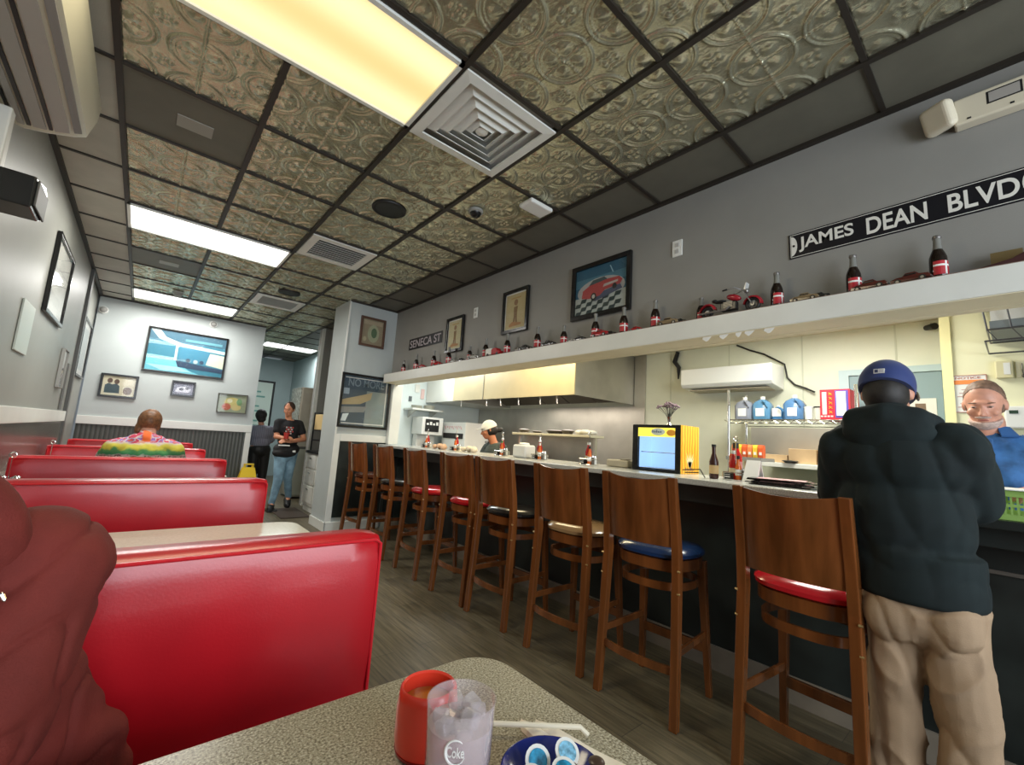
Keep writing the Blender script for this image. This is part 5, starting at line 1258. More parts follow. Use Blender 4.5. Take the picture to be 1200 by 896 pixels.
# green basket on the counter
t = thing('green_basket', 'pale green slotted plastic basket on the counter before the man in blue', 'basket', (2.62, -0.02, CT-.025))
GRN = mat('light green plastic', (0.30, 0.48, 0.12), 0.35)
zb = CT-.025; 
def ring_bar(mb, z, w, th, grow):
    a0_, a1_, b0, b1 = 2.46-grow, 2.78+grow, -0.26-grow, 0.155+grow
    mb.box(a0_, b0, z, a0_+th, b1, z+w).box(a1_-th, b0, z, a1_, b1, z+w).box(a0_+th, b0, z, a1_-th, b0+th, z+w).box(a0_+th, b1-th, z, a1_-th, b1, z+w)
q = MB(); ring_bar(q, zb, .022, .004, 0); ring_bar(q, zb+.048, .010, .004, .0025); ring_bar(q, zb+.085, .022, .006, .006)
for k in range(26):
    y = -0.25+0.395*k/25
    q.box(2.459, y, zb+.02, 2.463, y+.006, zb+.088); q.box(2.777, y, zb+.02, 2.781, y+.006, zb+.088)
for k in range(20):
    x = 2.465+0.30*k/19
    q.box(x, .150, zb+.02, x+.006, .154, zb+.088)
q.box(2.464, -.25, zb, 2.776, .15, zb+.004); q.build('basket_shell', GRN, t)
MB().box(2.455, 0.118, zb+.001, 2.4585, 0.157, zb+.09).build('corner_panel', mat('deep green plastic', (0.08, 0.26, 0.05), 0.35), t)
o = MB().box(2.44, -0.22, zb+.1085, 2.80, .10, zb+.1115).build('paper_sheet', PAPER)
tag(o, 'white paper sheet lying across the green basket', 'paper')
# things on the right kitchen wall
OX = 3.899
t = thing('notice', 'white notice with an orange heading behind the man in blue', 'notice', (OX, 0.20, 1.6))
MB().box(OX-.004, .115, 1.59, OX, .272, 1.82).build('sheet', PAPER, t)
MB().box(OX-.006, .125, 1.765, OX-.0045, .262, 1.792).build('orange_band', mat('orange print', (0.85, 0.28, 0.08), 0.5), t)
q = MB()
for a in ((.113, 1.588, .116, 1.822), (.271, 1.588, .274, 1.822), (.113, 1.588, .274, 1.591), (.113, 1.819, .274, 1.822)): q.box(OX-.007, a[0], a[1], OX, a[2], a[3])
for k in range(6): q.box(OX-.0055, .14, 1.62+.022*k, OX-.0045, .245-.01*(k % 3), 1.623+.022*k)
q.build('printed_lines', mat('red brown print', (0.45, 0.14, 0.10), 0.5), t)
text('lettering', 'NOTICE', .11, .014, Matrix(((0, 0, -1, OX-.0045), (-1, 0, 0, .194), (0, 1, 0, 1.805), (0, 0, 0, 1))), mat('red brown print', (0.45, 0.14, 0.10)), t)
t = thing('thermostat', 'yellowed ivory thermostat box on the kitchen wall above the man in blue', 'thermostat', (OX, .045, 1.8))
MB().box(OX-.035, .005, 1.79, OX, .075, 1.895).build('housing', mat('yellowed plastic', (0.72, 0.66, 0.40), 0.4), t, bevel=0.005)
MB().box(OX-.038, .015, 1.81, OX-.0355, .042, 1.88).build('panel', WHITEP, t)
t = thing('key_rack', 'ivory plate with hanging keys beside the thermostat box', 'key rack', (OX, -.03, 1.8))
MB().box(OX-.012, -.085, 1.79, OX, -.005, 1.895).build('plate', mat('pale yellow plate', (0.75, 0.70, 0.48), 0.4), t, bevel=0.003)
q = MB()
for k in range(3): q.tube([(OX-.014, -.03-.015*k, 1.875), (OX-.018, -.03-.015*k, 1.84), (OX-.018, -.034-.015*k, 1.80)], .003).ell((OX-.018, -.034-.015*k, 1.80), (.003, .008, .012))
q.build('keys', mat('key metal', (0.12, 0.11, 0.09), 0.3, metal=0.7), t)
t = thing('time_clock', 'white wall device with a small dark display at the right edge', 'device', (OX, 0, 1.5))
MB().box(OX-.05, -.16, 1.49, OX, .055, 1.62).build('housing', WHITEP, t, bevel=0.008)
MB().box(OX-.053, .0, 1.575, OX-.0505, .035, 1.595).build('display', mat('dark green display', (0.04, 0.07, 0.05), 0.2), t)
t = thing('wire_basket', 'dark wire basket of papers hanging high at the right edge', 'basket', (3.6, 0, 2.0))
q = MB()
zt, zl = 2.215, 2.01
def loop(z, g): q.tube([(3.50-g, .085+g, z), (3.50-g, -.30, z), (3.88, -.30, z), (3.88, .085+g, z), (3.50-g, .085+g, z)], .005, 6)
loop(zt, .02); loop(zl, 0); loop(1.945, .01)
for k in range(5): q.tube([(3.48, .105-.09*k, zt), (3.50, .085-.09*k, zl)], .004, 6); q.tube([(3.50, .085-.09*k, zl), (3.49, .05-.09*k, 1.945)], .003, 6)
q.tube([(3.88, .105, zt), (3.88, .085, zl)], .004, 6)
q.build('wire_frame', mat('dark grey wire', (0.12, 0.12, 0.13), 0.35, metal=0.6), t)
MB().box(3.51, -.29, zl+.002, 3.87, .075, zl+.05).build('grey_tray', mat('blue grey tray', (0.25, 0.29, 0.31), 0.5), t)
MB().box(3.52, -.28, zl+.05, 3.86, .07, zl+.19).build('paper_pack', PAPER, t)
t = thing('wall_camera', 'small pale round wall device left of the hanging wire basket', 'security camera', (OX, .125, 2.25))
MB().cyl((OX, .125, 2.26), (OX-.05, .13, 2.25), .025).build('base', WHITEP, t, smooth=True)
MB().ell((OX-.06, .135, 2.24), (.028, .022, .022)).build('eye', GREYP, t, smooth=True)
t = thing('wall_camera', 'small black camera under the kitchen ceiling at the corner of the yellow wall', 'security camera', (4.57, .40, 2.33))
MB().box(4.56, .385, 2.325, 4.598, .405, 2.345).build('base', BLACK, t)
MB().cyl((4.57, .43, 2.315), (4.50, .375, 2.305), .020, .026).build('eye', BLACK, t, smooth=True)

#@@HALL
# ================================================================== HALLWAY
t = thing('upright_fridge', 'tall beige two door refrigerator in the hallway behind the waitress', 'refrigerator', (2.5, 8.6, 0))
BG = mat('beige fridge enamel', (0.36, 0.33, 0.26), 0.4, noise=0.05)
MB().box(2.14, 8.32, 0.03, 2.86, 9.0, 1.96).build('cabinet', BG, t, bevel=0.008)
MB().box(2.15, 8.30, 0.90, 2.85, 8.319, 1.95).build('upper_door', BG, t, bevel=0.004)
MB().box(2.15, 8.30, 0.06, 2.85, 8.319, 0.885).build('lower_door', mat('grey green fridge door', (0.33, 0.34, 0.27), 0.4), t, bevel=0.004)
MB().box(2.144, 8.30, 0.86, 2.86, 8.2995, 0.905).build('handle_gap', mat('dark gap', (0.08, 0.08, 0.07)), t)
MB().box(2.128, 8.34, 0.95, 2.139, 8.98, 1.95).build('patterned_panel', mat('mottled sticker panel', (0.45, 0.46, 0.40), 0.5, col2=(0.16, 0.17, 0.14), nscale=22), t)
t = thing('clipboard', 'white sheet on a dark clipboard fixed to the beige refrigerator', 'clipboard', (2.36, 8.29, 1.3))
MB().box(2.31, 8.288, 1.28, 2.46, 8.2985, 1.66).build('board', BLACK, t)
MB().box(2.325, 8.284, 1.30, 2.45, 8.288, 1.60).build('sheet', PAPER, t)
MB().box(2.35, 8.280, 1.60, 2.42, 8.2875, 1.64).build('clip', WHITEP, t)
t = thing('service_cabinet', 'white drawer cabinet of the service station beside the pier', 'cabinet', (2.3, 6.8, 0))
MB().box(2.07, 6.3, 0.09, 2.6, 7.3, 0.86).build('body', WHITE, t, bevel=0.004)
MB().box(2.04, 6.28, 0.86, 2.62, 7.32, 0.895).build('worktop', BLACK, t)
MB().box(2.09, 6.32, 0.0, 2.6, 7.28, 0.09).build('plinth', WHITE, t)
for y in (6.33, 6.82):
    for z0_, z1_ in ((0.64, 0.83), (0.40, 0.61), (0.13, 0.37)):
        d = MB().box(2.056, y, z0_, 2.069, y+.45, z1_).build('drawer', WHITE, t, bevel=.003)
        MB().box(2.046, y+.18, z1_-.05, 2.0555, y+.27, z1_-.04).build('handle', CHROME, d)
t = thing('dish_shelf', 'black shelf unit with dark dishes on the service cabinet', 'shelf', (2.3, 6.9, 0.9))
for z in (1.05, 1.20, 1.47):
    MB().box(2.08, 6.45, z, 2.58, 7.25, z+.018).build('shelf_board', BLACK, t)
for y in (6.45, 7.232):
    for x in (2.08, 2.56): MB().box(x, y, 0.897, x+.018, y+.018, 1.486).build('post', BLACK, t)
for i, y in enumerate((6.7, 7.0)):
    o = MB().lathe([(0, 0), (.06, 0), (.11, .03), (.10, .032), (0, .01)], (2.25, y, 1.069), 20).build('bowl', BLACKG, smooth=True)
    tag(o, ('dark bowl on the lower shelf of the service station, nearer one', 'dark bowl on the lower shelf of the service station, farther one')[i], 'bowl')
o = MB().box(2.09, 6.5, 1.219, 2.5, 7.2, 1.455).build('wooden_bin', mat('pale yellow wood bin', (0.75, 0.55, 0.25), 0.5), bevel=.006)
tag(o, 'pale yellow bin on the shelf of the service station', 'bin')
o = MB().lathe([(.07, 0), (.08, .01), (.075, .10), (.06, .16), (.03, .18), (0, .185)], (2.3, 6.85, 1.489), 20).build('pitcher', mat('smoky jar', (0.28, 0.26, 0.22), 0.15), smooth=True)
tag(o, 'smoky glass jar on top of the service station shelf', 'jar')
t = thing('menu_board', 'white menu board with green lettering in a black frame at the end of the hallway', 'board', (2.0, 12.29, 1.1))
MB().box(1.62, 12.27, 1.05, 2.50, 12.299, 2.35).build('frame', BLACK, t)
MB().box(1.66, 12.262, 1.10, 2.45, 12.269, 2.30).build('sheet', mat('pale board', (0.62, 0.70, 0.62), 0.5), t)
q = MB()
for k in range(9): q.box(1.74, 12.257, 1.2+.12*k, 2.3-.1*(k % 3), 12.2615, 1.24+.12*k)
q.build('lettering', mat('green print', (0.15, 0.35, 0.30), 0.5), t)
o = MB().box(1.62, 6.55, 0.001, 2.0, 7.35, 0.012).build('floor_mat', mat('dark brown mat', (0.05, 0.035, 0.025), 0.8), bevel=.003)
tag(o, 'dark rubber mat on the floor before the service cabinet', 'mat')
t = thing('wet_floor_sign', 'bright yellow floor sign behind the end of the second red bench', 'floor sign', (1.42, 8.0, 0))
YEL = mat('safety yellow plastic', (0.85, 0.58, 0.02), 0.4)
for s in (-1, 1):
    q = MB(); q.loft([[Vector((1.41+a*w, 8.0+s*(0.16*(1-h/.62))+s*.008+b_*.007, h)) for a, b_ in ((-1, -1), (1, -1), (1, 1), (-1, 1))] for w, h in ((.15, 0), (.14, .30), (.10, .50), (.085, .56))])
    q.build('panel', YEL, t, bevel=.004)
    MB().box(1.34, 7.99+s*.015-.006, .56, 1.37, 7.99+s*.015+.006, .61).box(1.45, 7.99+s*.015-.006, .56, 1.48, 7.99+s*.015+.006, .61).box(1.34, 7.99+s*.015-.006, .60, 1.48, 7.99+s*.015+.006, .62).build('handle', YEL, t, bevel=.003)
#@@PEOPLE
# ================================================================== PEOPLE
def frame(c, yaw, pitch=0, roll=0):
    """x right of the person, y forward, z up; yaw: heading of forward measured from +Y towards +X"""
    return Matrix.Translation(c) @ Matrix.Rotation(-yaw, 4, 'Z') @ Matrix.Rotation(-pitch, 4, 'X') @ Matrix.Rotation(roll, 4, 'Y')
def xell(mb, F, c, r, nu=18, nv=12):
    return mb.ell(F @ Vector(c), r, F.to_3x3(), nu, nv)
def head_prims(mb, F, s=1.0, female=False):
    S = lambda *a: tuple(s*q for q in a)
    xell(mb, F, S(0, -.012, .022), S(.074, .094, .098), 24, 16)
    xell(mb, F, S(0, .028, -.025), S(.061, .066, .088), 20, 14)
    xell(mb, F, S(0, .046, -.082), S(.042 if female else .048, .042, .036))
    xell(mb, F, S(0, .088, .024), S(.046, .012, .009))
    mb.cone(F @ Vector(S(0, .092, .004)), .007*s, F @ Vector(S(0, .113, -.032)), .012*s, 10)
    xell(mb, F, S(-.010, .104, -.036), S(.008, .009, .007), 10, 8); xell(mb, F, S(.010, .104, -.036), S(.008, .009, .007), 10, 8)
    xell(mb, F, S(0, .090, -.060), S(.024, .010, .006)); xell(mb, F, S(0, .088, -.070), S(.020, .010, .007))
    for q in (-1, 1):
        xell(mb, F, S(q*.075, -.008, -.008), S(.010, .020, .030), 12, 10)
        xell(mb, F, S(q*.040, .072, -.028), S(.020, .018, .020))
def cutell(mb, F, c, r, planes, nu=28, nv=20):
    t = MB(); xell(t, F, c, r, nu, nv)
    bm = bmesh.new()
    vs = [bm.verts.new(v) for v in t.v]; bm.verts.ensure_lookup_table()
    for f in t.f: bm.faces.new([vs[i] for i in f])
    for p, n in planes:   # keep the side the normal points to
        bmesh.ops.bisect_plane(bm, geom=bm.verts[:]+bm.edges[:]+bm.faces[:], plane_co=F @ Vector(p), plane_no=F.to_3x3() @ Vector(n), clear_inner=True)
        ed = [e for e in bm.edges if e.is_boundary]
        if ed: bmesh.ops.holes_fill(bm, edges=ed, sides=0)
    bm.verts.index_update()
    mb.add([v.co.copy() for v in bm.verts], [[v.index for v in f.verts] for f in bm.faces]); bm.free()
    return mb
def hand(mb, w, d, up, side, curl=0.6, s=1.0):
    """w wrist, d direction of the hand, up back-of-hand normal, side: vector towards the thumb"""
    d = Vector(d).normalized(); up = Vector(up); up = (up-d*up.dot(d)).normalized(); sd = d.cross(up)
    if sd.dot(Vector(side)) < 0: sd = -sd
    w = Vector(w)
    for q in (-.026, -.009, .009, .026): mb.cone(w+sd*q*.6*s, .013*s, w+d*.085*s+sd*q*s, .011*s, 8)
    for q, L in ((.029, .068), (.010, .078), (-.010, .073), (-.028, .056)):
        p = w+d*.088*s+sd*q*s; dd_ = d
        for j, k in enumerate((.45, .32, .23)):
            dd_ = (dd_*math.cos(curl*.6)-up*math.sin(curl*.6)).normalized()
            p2 = p+dd_*L*k*s; mb.cone(p, (.0088-.0008*j)*s, p2, (.0080-.0008*j)*s, 8); p = p2
    p = w+d*.02*s+sd*.026*s; p2 = p+(d*.6+sd*.8-up*.2).normalized()*.038*s; p3 = p2+(d*.9+sd*.25-up*.35).normalized()*.032*s
    mb.cone(p, .012*s, p2, .010*s, 8).cone(p2, .010*s, p3, .008*s, 8)
def eyes(t, F, s=1.0, brow=(0.12, 0.07, 0.04)):
    for q in (-1, 1):
        e = MB(); xell(e, F, (q*.030*s, .0835*s, .003*s), (.0115*s, .008*s, .0042*s), 14, 10)
        e.build('eye', mat('eye white', (0.38, 0.28, 0.24), 0.3), t, smooth=True)
        e = MB(); xell(e, F, (q*.030*s, .0905*s, .001*s), (.0055*s, .003*s, .0033*s), 12, 8)
        e.build('iris', mat('dark iris', (0.03, 0.02, 0.015), 0.2), t, smooth=True)
        e = MB(); xell(e, F, (q*.031*s, .093*s, .024*s), (.019*s, .006*s, .0035*s), 14, 8)
        e.build('eyebrow', flat(brow), t, smooth=True)
    e = MB(); xell(e, F, (0, .0985*s, -.064*s), (.021*s, .003*s, .0045*s), 14, 8)
    e.build('lips', mat('muted lips', (0.42, 0.14, 0.11), 0.4), t, smooth=True)

from mathutils import noise as mnoise
def bake_folds(o, fn):
    dg = bpy.context.evaluated_depsgraph_get(); dg.update()
    me = bpy.data.meshes.new_from_object(o.evaluated_get(dg))
    base = o.parent.location.copy() if o.parent else Vector()
    ns = [v.normal.copy() for v in me.vertices]
    for v, n in zip(me.vertices, ns): v.co = v.co+n*fn(v.co+base)
    for m_ in list(o.modifiers): o.modifiers.remove(m_)
    old = o.data; o.data = me; me.name = o.name
    me.polygons.foreach_set('use_smooth', [True]*len(me.polygons))
    return o
def crease(p, d, along=3.0, across=14.0, seed=0.0, sharp=3):
    """ridged noise whose ridges run along direction d"""
    d = Vector(d).normalized(); a = p.dot(d); q = p-d*a
    w = Vector((mnoise.noise(p*3+Vector((seed, 0, 0))), mnoise.noise(p*3+Vector((0, seed, 5))), 0))*.2
    r = 1-abs(mnoise.noise(q*across+d*a*along+Vector((seed, seed, seed))+w))*2
    return max(0, r)**sharp

# ---- man in a dark hooded sweatshirt and blue cap at the counter, seen from behind
bx, by = 2.12, 0.29
t = thing('person', 'person in a black hooded sweatshirt, blue cap and khaki trousers standing at the counter', 'person', (bx, by, 0))
HF = frame((2.17, 0.325, 1.505), R(92), R(14), 0)
b = MB(); head_prims(b, HF, 0.96)
b.cone((2.10, .31, 1.33), .058, (2.15, .322, 1.44), .055)
b.ell((bx-.01, .29, 1.20), (.09, .14, .18)).ell((bx-.01, .28, .98), (.09, .13, .20)).ell((bx-.01, .26, .82), (.10, .135, .11))
SH = [(2.08, .455, 1.30), (2.08, .125, 1.30)]; EL = [(2.17, .49, 1.10), (2.20, .118, 1.125)]; WR = [(2.42, .44, 1.13), (2.44, .15, 1.13)]
HP = [(2.10, .325, .80), (2.10, .185, .80)]; KN = [(2.11, .340, .47), (2.10, .165, .48)]; AN = [(2.09, .335, .09), (2.07, .155, .09)]
for i in (0, 1):
    b.cone(SH[i], .045, EL[i], .038).cone(EL[i], .036, WR[i], .028)
    b.cone(HP[i], .07, KN[i], .05).cone(KN[i], .055, AN[i], .04).cone(AN[i], .04, (AN[i][0]+.12, AN[i][1], .04), .035)
    hand(b, WR[i], (1, -.3 if i == 0 else .3, -.12), (0, 0, 1), (0, -1 if i == 0 else 1, 0), .35)
blob('body', b, SKIN, t, .008, 4)
HD = mat('black green sweatshirt cotton', (0.0045, 0.0105, 0.011), 0.9, noise=0.2, nscale=10)
q = MB()
q.ell((2.10, .29, 1.24), (.145, .205, .145)).ell((2.105, .295, 1.05), (.145, .195, .22)).ell((2.105, .275, .90), (.140, .178, .13)).cone((2.10, .42, 1.30), .09, (2.10, .15, 1.305), .09)
q.loft([[Vector((2.10+.142*k*math.cos(a), .262+(.176*k)*math.sin(a), z)) for a in [2*PI*i/28 for i in range(28)]] for z, k in ((.785, .93), (.80, .98), (.84, 1.0), (.95, .98))])
for i in (0, 1): q.cone((SH[i][0], SH[i][1], SH[i][2]-.01), .078, EL[i], .076).cone(EL[i], .075, (WR[i][0]-.03, WR[i][1], WR[i][2]), .045)
q.cone((2.09, .305, 1.35), .09, (2.12, .315, 1.40), .078)
sw = blob('sweatshirt', q, HD, t, .009, 5)
bake_folds(sw, lambda p: -(.008*(crease(p, (0, .2, 1), 1.2, 7, 1, 3)-.2)+.005*(crease(p, (.2, .8 if p.y > .3 else -.8, .6), 2, 8, 4, 3)-.2))*min(1, max(0, (p.z-.80)/.08)))
q = MB()   # hood lying on the shoulders
q.tube([(2.20, .40, 1.36), (2.12, .425, 1.375), (2.055, .40, 1.39), (2.03, .315, 1.40), (2.055, .235, 1.39), (2.12, .205, 1.375), (2.20, .225, 1.36)], [.035, .045, .052, .056, .052, .045, .035], 12).ell((2.035, .31, 1.345), (.065, .135, .07)).ell((2.10, .315, 1.37), (.08, .10, .06)).ell((2.02, .305, 1.30), (.045, .095, .06))
blob('hood', q, HD, t, .010, 6, .012, .10)
KH = mat('khaki cotton twill', (0.34, 0.235, 0.145), 0.8, noise=0.08, nscale=8, bump=0.15, bscale=300)
q = MB(); q.ell((2.105, .258, .76), (.128, .160, .13))
for i in (0, 1):
    q.cone(HP[i], .088, (KN[i][0]-.005, KN[i][1], KN[i][2]), .078).cone(KN[i], .078, (AN[i][0], AN[i][1], .06), .068)
    q.ell((HP[i][0]-.035, HP[i][1], .74), (.095, .082, .11))
tr_ = blob('trousers', q, KH, t, .007, 4)
bake_folds(tr_, lambda p: .010*(crease(p, (0, 1 if p.y > .26 else -1, .75), 2, 8, 2, 2)-.35)-.012*(crease(p, (0, .3, 1), 2, 7, 7, 3)-.2))
for i in (0, 1):
    q = MB(); q.ell((AN[i][0]+.06, AN[i][1], .045), (.14, .05, .045)).box(AN[i][0]-.07, AN[i][1]-.045, 0, AN[i][0]+.19, AN[i][1]+.045, .03)
    blob('shoe', q, BLACK, t, .008, 3)
CAPB = mat('royal blue cap cloth', (0.012, 0.030, 0.14), 0.7, sheen=0.2)
q = MB(); cutell(q, HF, (0, -.012, .026), (.086, .106, .102), [((0, 0, -.006), (0, .22, 1))])
cp_ = q.build('cap', CAPB, t, smooth=True)
q = MB(); rings = []
for k in range(13):
    a = R(-62)+R(124)*k/12
    rings.append([HF @ Vector((.080*math.sin(a), .088*math.cos(a), .022)), HF @ Vector((.085*math.sin(a), .08*math.cos(a)+.085*math.cos(a*1.2), .008)), HF @ Vector((.085*math.sin(a), .08*math.cos(a)+.085*math.cos(a*1.2), .003)), HF @ Vector((.080*math.sin(a), .086*math.cos(a), .014))])
q.loft(rings).build('peak', CAPB, cp_, smooth=True)
q = MB(); xell(q, HF, (0, -.016, .127), (.008, .008, .004), 10, 8); q.build('button', CAPB, cp_, smooth=True)
lg = MB()
for x0_, x1_, z0_, z1_ in ((-.014, -.006, .040, .052), (-.004, .014, .040, .052)): lg.add([HF @ Vector((x, -.1165-(z-.04)*(-.12)-.0015, z)) for x, z in ((x0_, z0_), (x1_, z0_), (x1_, z1_), (x0_, z1_))], [(0, 1, 2, 3)])
lo_ = MB(); 
for sgn in (0,):
    lo_.box(-.017, -.1185, .036, .015, -.110, .054, HF).mi(1).box(-.014, -.1195, .039, -.004, -.1184, .051, HF).mi(2).box(-.001, -.1195, .039, .012, -.1184, .051, HF)
lo_.build('logo_patch', [mat('logo white', (0.62, 0.62, 0.60), 0.5), mat('logo navy', (0.03, 0.04, 0.10), 0.5), mat('logo grey', (0.45, 0.45, 0.47), 0.5)], cp_)
HAIRK = mat('black brown hair', (0.015, 0.012, 0.010), 0.6, noise=0.3, nscale=60)
q = MB(); cutell(q, HF, (0, -.020, -.012), (.071, .088, .082), [((0, .0, 0), (0, -1, .15)), ((0, 0, .02), (0, 0, -1)), ((0, 0, -.075), (0, -.3, 1))])
blob('hair', q, HAIRK, t, .006, 3)
q = MB(); xell(q, HF, (.078, .052, .004), (.006, .03, .016)); q.cyl(HF @ Vector((.078, .08, .005)), HF @ Vector((.079, -.01, .003)), .003)
q.build('glasses', mat('dark glasses', (0.02, 0.01, 0.01), 0.2), t, smooth=True)

# ---- man in a blue polo shirt behind the counter
t = thing('person', 'person with grey stubble in a blue polo shirt standing behind the counter at the right', 'person', (3.14, .085, 0))
HF = frame((3.085, .105, 1.553), R(-86), R(17), R(0))
b = MB(); head_prims(b, HF, 0.93)
b.cone((3.15, .10, 1.36), .062, (3.11, .10, 1.47), .060)
b.ell((3.16, .085, 1.20), (.11, .19, .22)).ell((3.16, .085, .98), (.12, .17, .2)).ell((3.16, .085, .85), (.11, .16, .13))
SH = [(3.16, .27, 1.33), (3.16, -.10, 1.33)]; EL = [(3.10, .31, 1.12), (3.10, -.15, 1.12)]; WR = [(2.90, .22, 1.145), (2.88, -.02, 1.165)]
HP = [(3.16, .17, .85), (3.16, 0, .85)]; AN = [(3.18, .18, .09), (3.18, -.02, .09)]
for i in (0, 1):
    b.cone(SH[i], .055, EL[i], .042).cone(EL[i], .042, WR[i], .028)
    b.cone(HP[i], .08, (3.15, HP[i][1], .46), .055).cone((3.15, HP[i][1], .46), .055, AN[i], .04).cone(AN[i], .04, (AN[i][0]-.12, AN[i][1], .04), .035)
    hand(b, WR[i], (-1, -.1 if i == 0 else .2, -.1), (0, 0, 1), (0, -1 if i == 0 else 1, 0), .5)
blob('body', b, SKIN2, t, .006, 3)
eyes(t, HF, 0.93, (0.20, 0.12, 0.08))
PB = mat('heather blue polo', (0.035, 0.13, 0.33), 0.75, noise=0.35, nscale=16, sheen=0.1)
q = MB(); q.ell((3.16, .085, 1.22), (.13, .215, .18)).ell((3.16, .085, 1.0), (.14, .195, .22)).cone((3.17, .25, 1.335), .072, (3.17, -.08, 1.335), .072)
for i in (0, 1): q.cone(SH[i], .075, (EL[i][0]+.01, EL[i][1], EL[i][2]+.04), .066)
q.cone((3.155, .095, 1.34), .085, (3.145, .098, 1.372), .080)
ps = blob('polo_shirt', q, PB, t, .008, 4)
bake_folds(ps, lambda p: .014*(crease(p, (0, .3, 1), 3, 12, 3, 2)-.3))
cl = MB(); rings = []
for k in range(21):
    a = R(25)+R(310)*k/20
    ca, sa = -math.cos(a), math.sin(a)
    rings.append([Vector((3.138+ca*.070, .099+sa*.070, 1.447)), Vector((3.138+ca*.098, .099+sa*.100, 1.402)), Vector((3.138+ca*.092, .099+sa*.094, 1.396)), Vector((3.138+ca*.064, .099+sa*.064, 1.442))])
cl.loft(rings).build('collar', mat('deep blue collar', (0.03, 0.11, 0.30), 0.7), ps, smooth=True)
MB().box(3.018, .085, 1.25, 3.030, .112, 1.385).build('placket', mat('deep blue collar', (0.03, 0.11, 0.30)), ps, bevel=.004)
q = MB(); q.ell((3.16, .085, .84), (.135, .18, .12))
for i in (0, 1): q.cone(HP[i], .098, (3.15, HP[i][1], .46), .075).cone((3.15, HP[i][1], .46), .075, (AN[i][0], AN[i][1], .07), .062)
blob('trousers', q, mat('dark trousers', (0.02, 0.02, 0.025), 0.8), t, .012, 4)
for i in (0, 1):
    q = MB(); q.ell((AN[i][0]-.06, AN[i][1], .045), (.14, .05, .045)); q.box(AN[i][0]-.19, AN[i][1]-.045, 0, AN[i][0]+.07, AN[i][1]+.045, .03); blob('shoe', q, BLACK, t, .01, 3)
HB = mat('greying brown hair', (0.19, 0.115, 0.08), 0.6, noise=0.3, nscale=50)
q = MB(); cutell(q, HF, (0, -.016, .022), (.0725, .0905, .0945), [((0, .048, .085), (0, -.80, .60))]); cutell(q, HF, (0, -.020, -.002), (.0725, .083, .072), [((0, .022, 0), (0, -1, 0)), ((0, 0, -.045), (0, 0, 1))])
blob('hair', q, HB, t, .004, 2, .005, .02)
q = MB(); cutell(q, HF, (0, .034, -.062), (.060, .062, .057), [((0, 0, -.062), (0, -.10, -1))]); cutell(q, HF, (0, .090, -.046), (.030, .010, .006), [])
blob('beard', q, mat('grey white stubble', (0.55, 0.42, 0.37), 0.8, noise=0.2, nscale=80), t, .004, 3)

# ---- waitress in a black t-shirt
t = thing('person', 'person in a black printed t-shirt and light blue jeans walking in the hallway', 'person', (1.76, 7.3, 0))
HF = frame((1.715, 7.27, 1.505), R(212), R(14), 0)
b = MB(); head_prims(b, HF, 0.92, True)
b.cone((1.74, 7.31, 1.33), .048, (1.72, 7.30, 1.43), .046)
b.ell((1.755, 7.31, 1.20), (.15, .10, .16)).ell((1.765, 7.31, 1.02), (.12, .095, .15)).ell((1.76, 7.31, .87), (.15, .11, .12))
SH = [(1.60, 7.30, 1.29), (1.90, 7.32, 1.29)]; EL = [(1.585, 7.25, 1.08), (1.97, 7.24, 1.06)]; WR = [(1.64, 7.10, 1.07), (1.74, 7.09, 1.02)]
HP = [(1.69, 7.31, .85), (1.83, 7.31, .85)]; KN = [(1.68, 7.22, .45), (1.84, 7.36, .47)]; AN = [(1.64, 7.25, .09), (1.92, 7.50, .14)]
for i in (0, 1):
    b.cone(SH[i], .045, EL[i], .038).cone(EL[i], .040, WR[i], .026)
    b.cone(HP[i], .075, KN[i], .052).cone(KN[i], .05, AN[i], .036).cone(AN[i], .036, (AN[i][0]-.03, AN[i][1]-.11, AN[i][2]-.05 if i == 0 else .06), .03)
hand(b, WR[0], (.5, -.5, .1), (-.3, 0, .6), (0, 0, 1), .9); hand(b, WR[1], (-1, -.3, .1), (0, -.5, .6), (0, 0, 1), .9)
blob('body', b, mat('peach skin', (0.62, 0.27, 0.15), 0.5), t, .008, 3)
eyes(t, HF, 0.92, (0.08, 0.04, 0.02))
q = MB(); q.ell((1.755, 7.31, 1.20), (.175, .125, .15)).ell((1.765, 7.31, 1.04), (.145, .12, .16)).cone((1.62, 7.30, 1.295), .058, (1.88, 7.32, 1.295), .058)
for i in (0, 1): q.cone(SH[i], .062, tuple(SH[i][j]*.45+EL[i][j]*.55 for j in range(3)), .060)
ts = blob('t_shirt', q, mat('black t-shirt', (0.012, 0.012, 0.014), 0.8), t, .009, 5, .010, .08)
pr_ = MB()
for k, (w, z) in enumerate(((.11, 1.225), (.09, 1.195), (.12, 1.165), (.07, 1.135))):
    F2 = frame((1.752, 7.31, z), R(193), 0)
    for j in range(5):
        x = -w/2+w*j/4
        pr_.mi((j+k) % 2).add([F2 @ Vector((x+dx, .132-abs(x)*.25, dz)) for dx, dz in ((-.011, -.010), (.011, -.008), (.010, .012), (-.011, .010))], [(0, 1, 2, 3)])
pr_.build('chest_print', [mat('print red', (0.45, 0.05, 0.04), 0.6), mat('print off white', (0.5, 0.45, 0.42), 0.6)], ts)
q = MB(); q.ell((1.755, 7.29, .90), (.185, .135, .115)).ell((1.73, 7.27, .84), (.17, .12, .08))
ap = blob('apron', q, mat('black apron', (0.015, 0.014, 0.014), 0.7), t, .009, 4)
q = MB(); F2 = frame((1.80, 7.25, .88), R(170), 0); q.add([F2 @ Vector(p) for p in ((-.025, .13, -.02), (.02, .135, -.02), (.025, .13, .005), (-.02, .13, .01))], [(0, 1, 2, 3)])
q.build('logo', PAPER, ap)
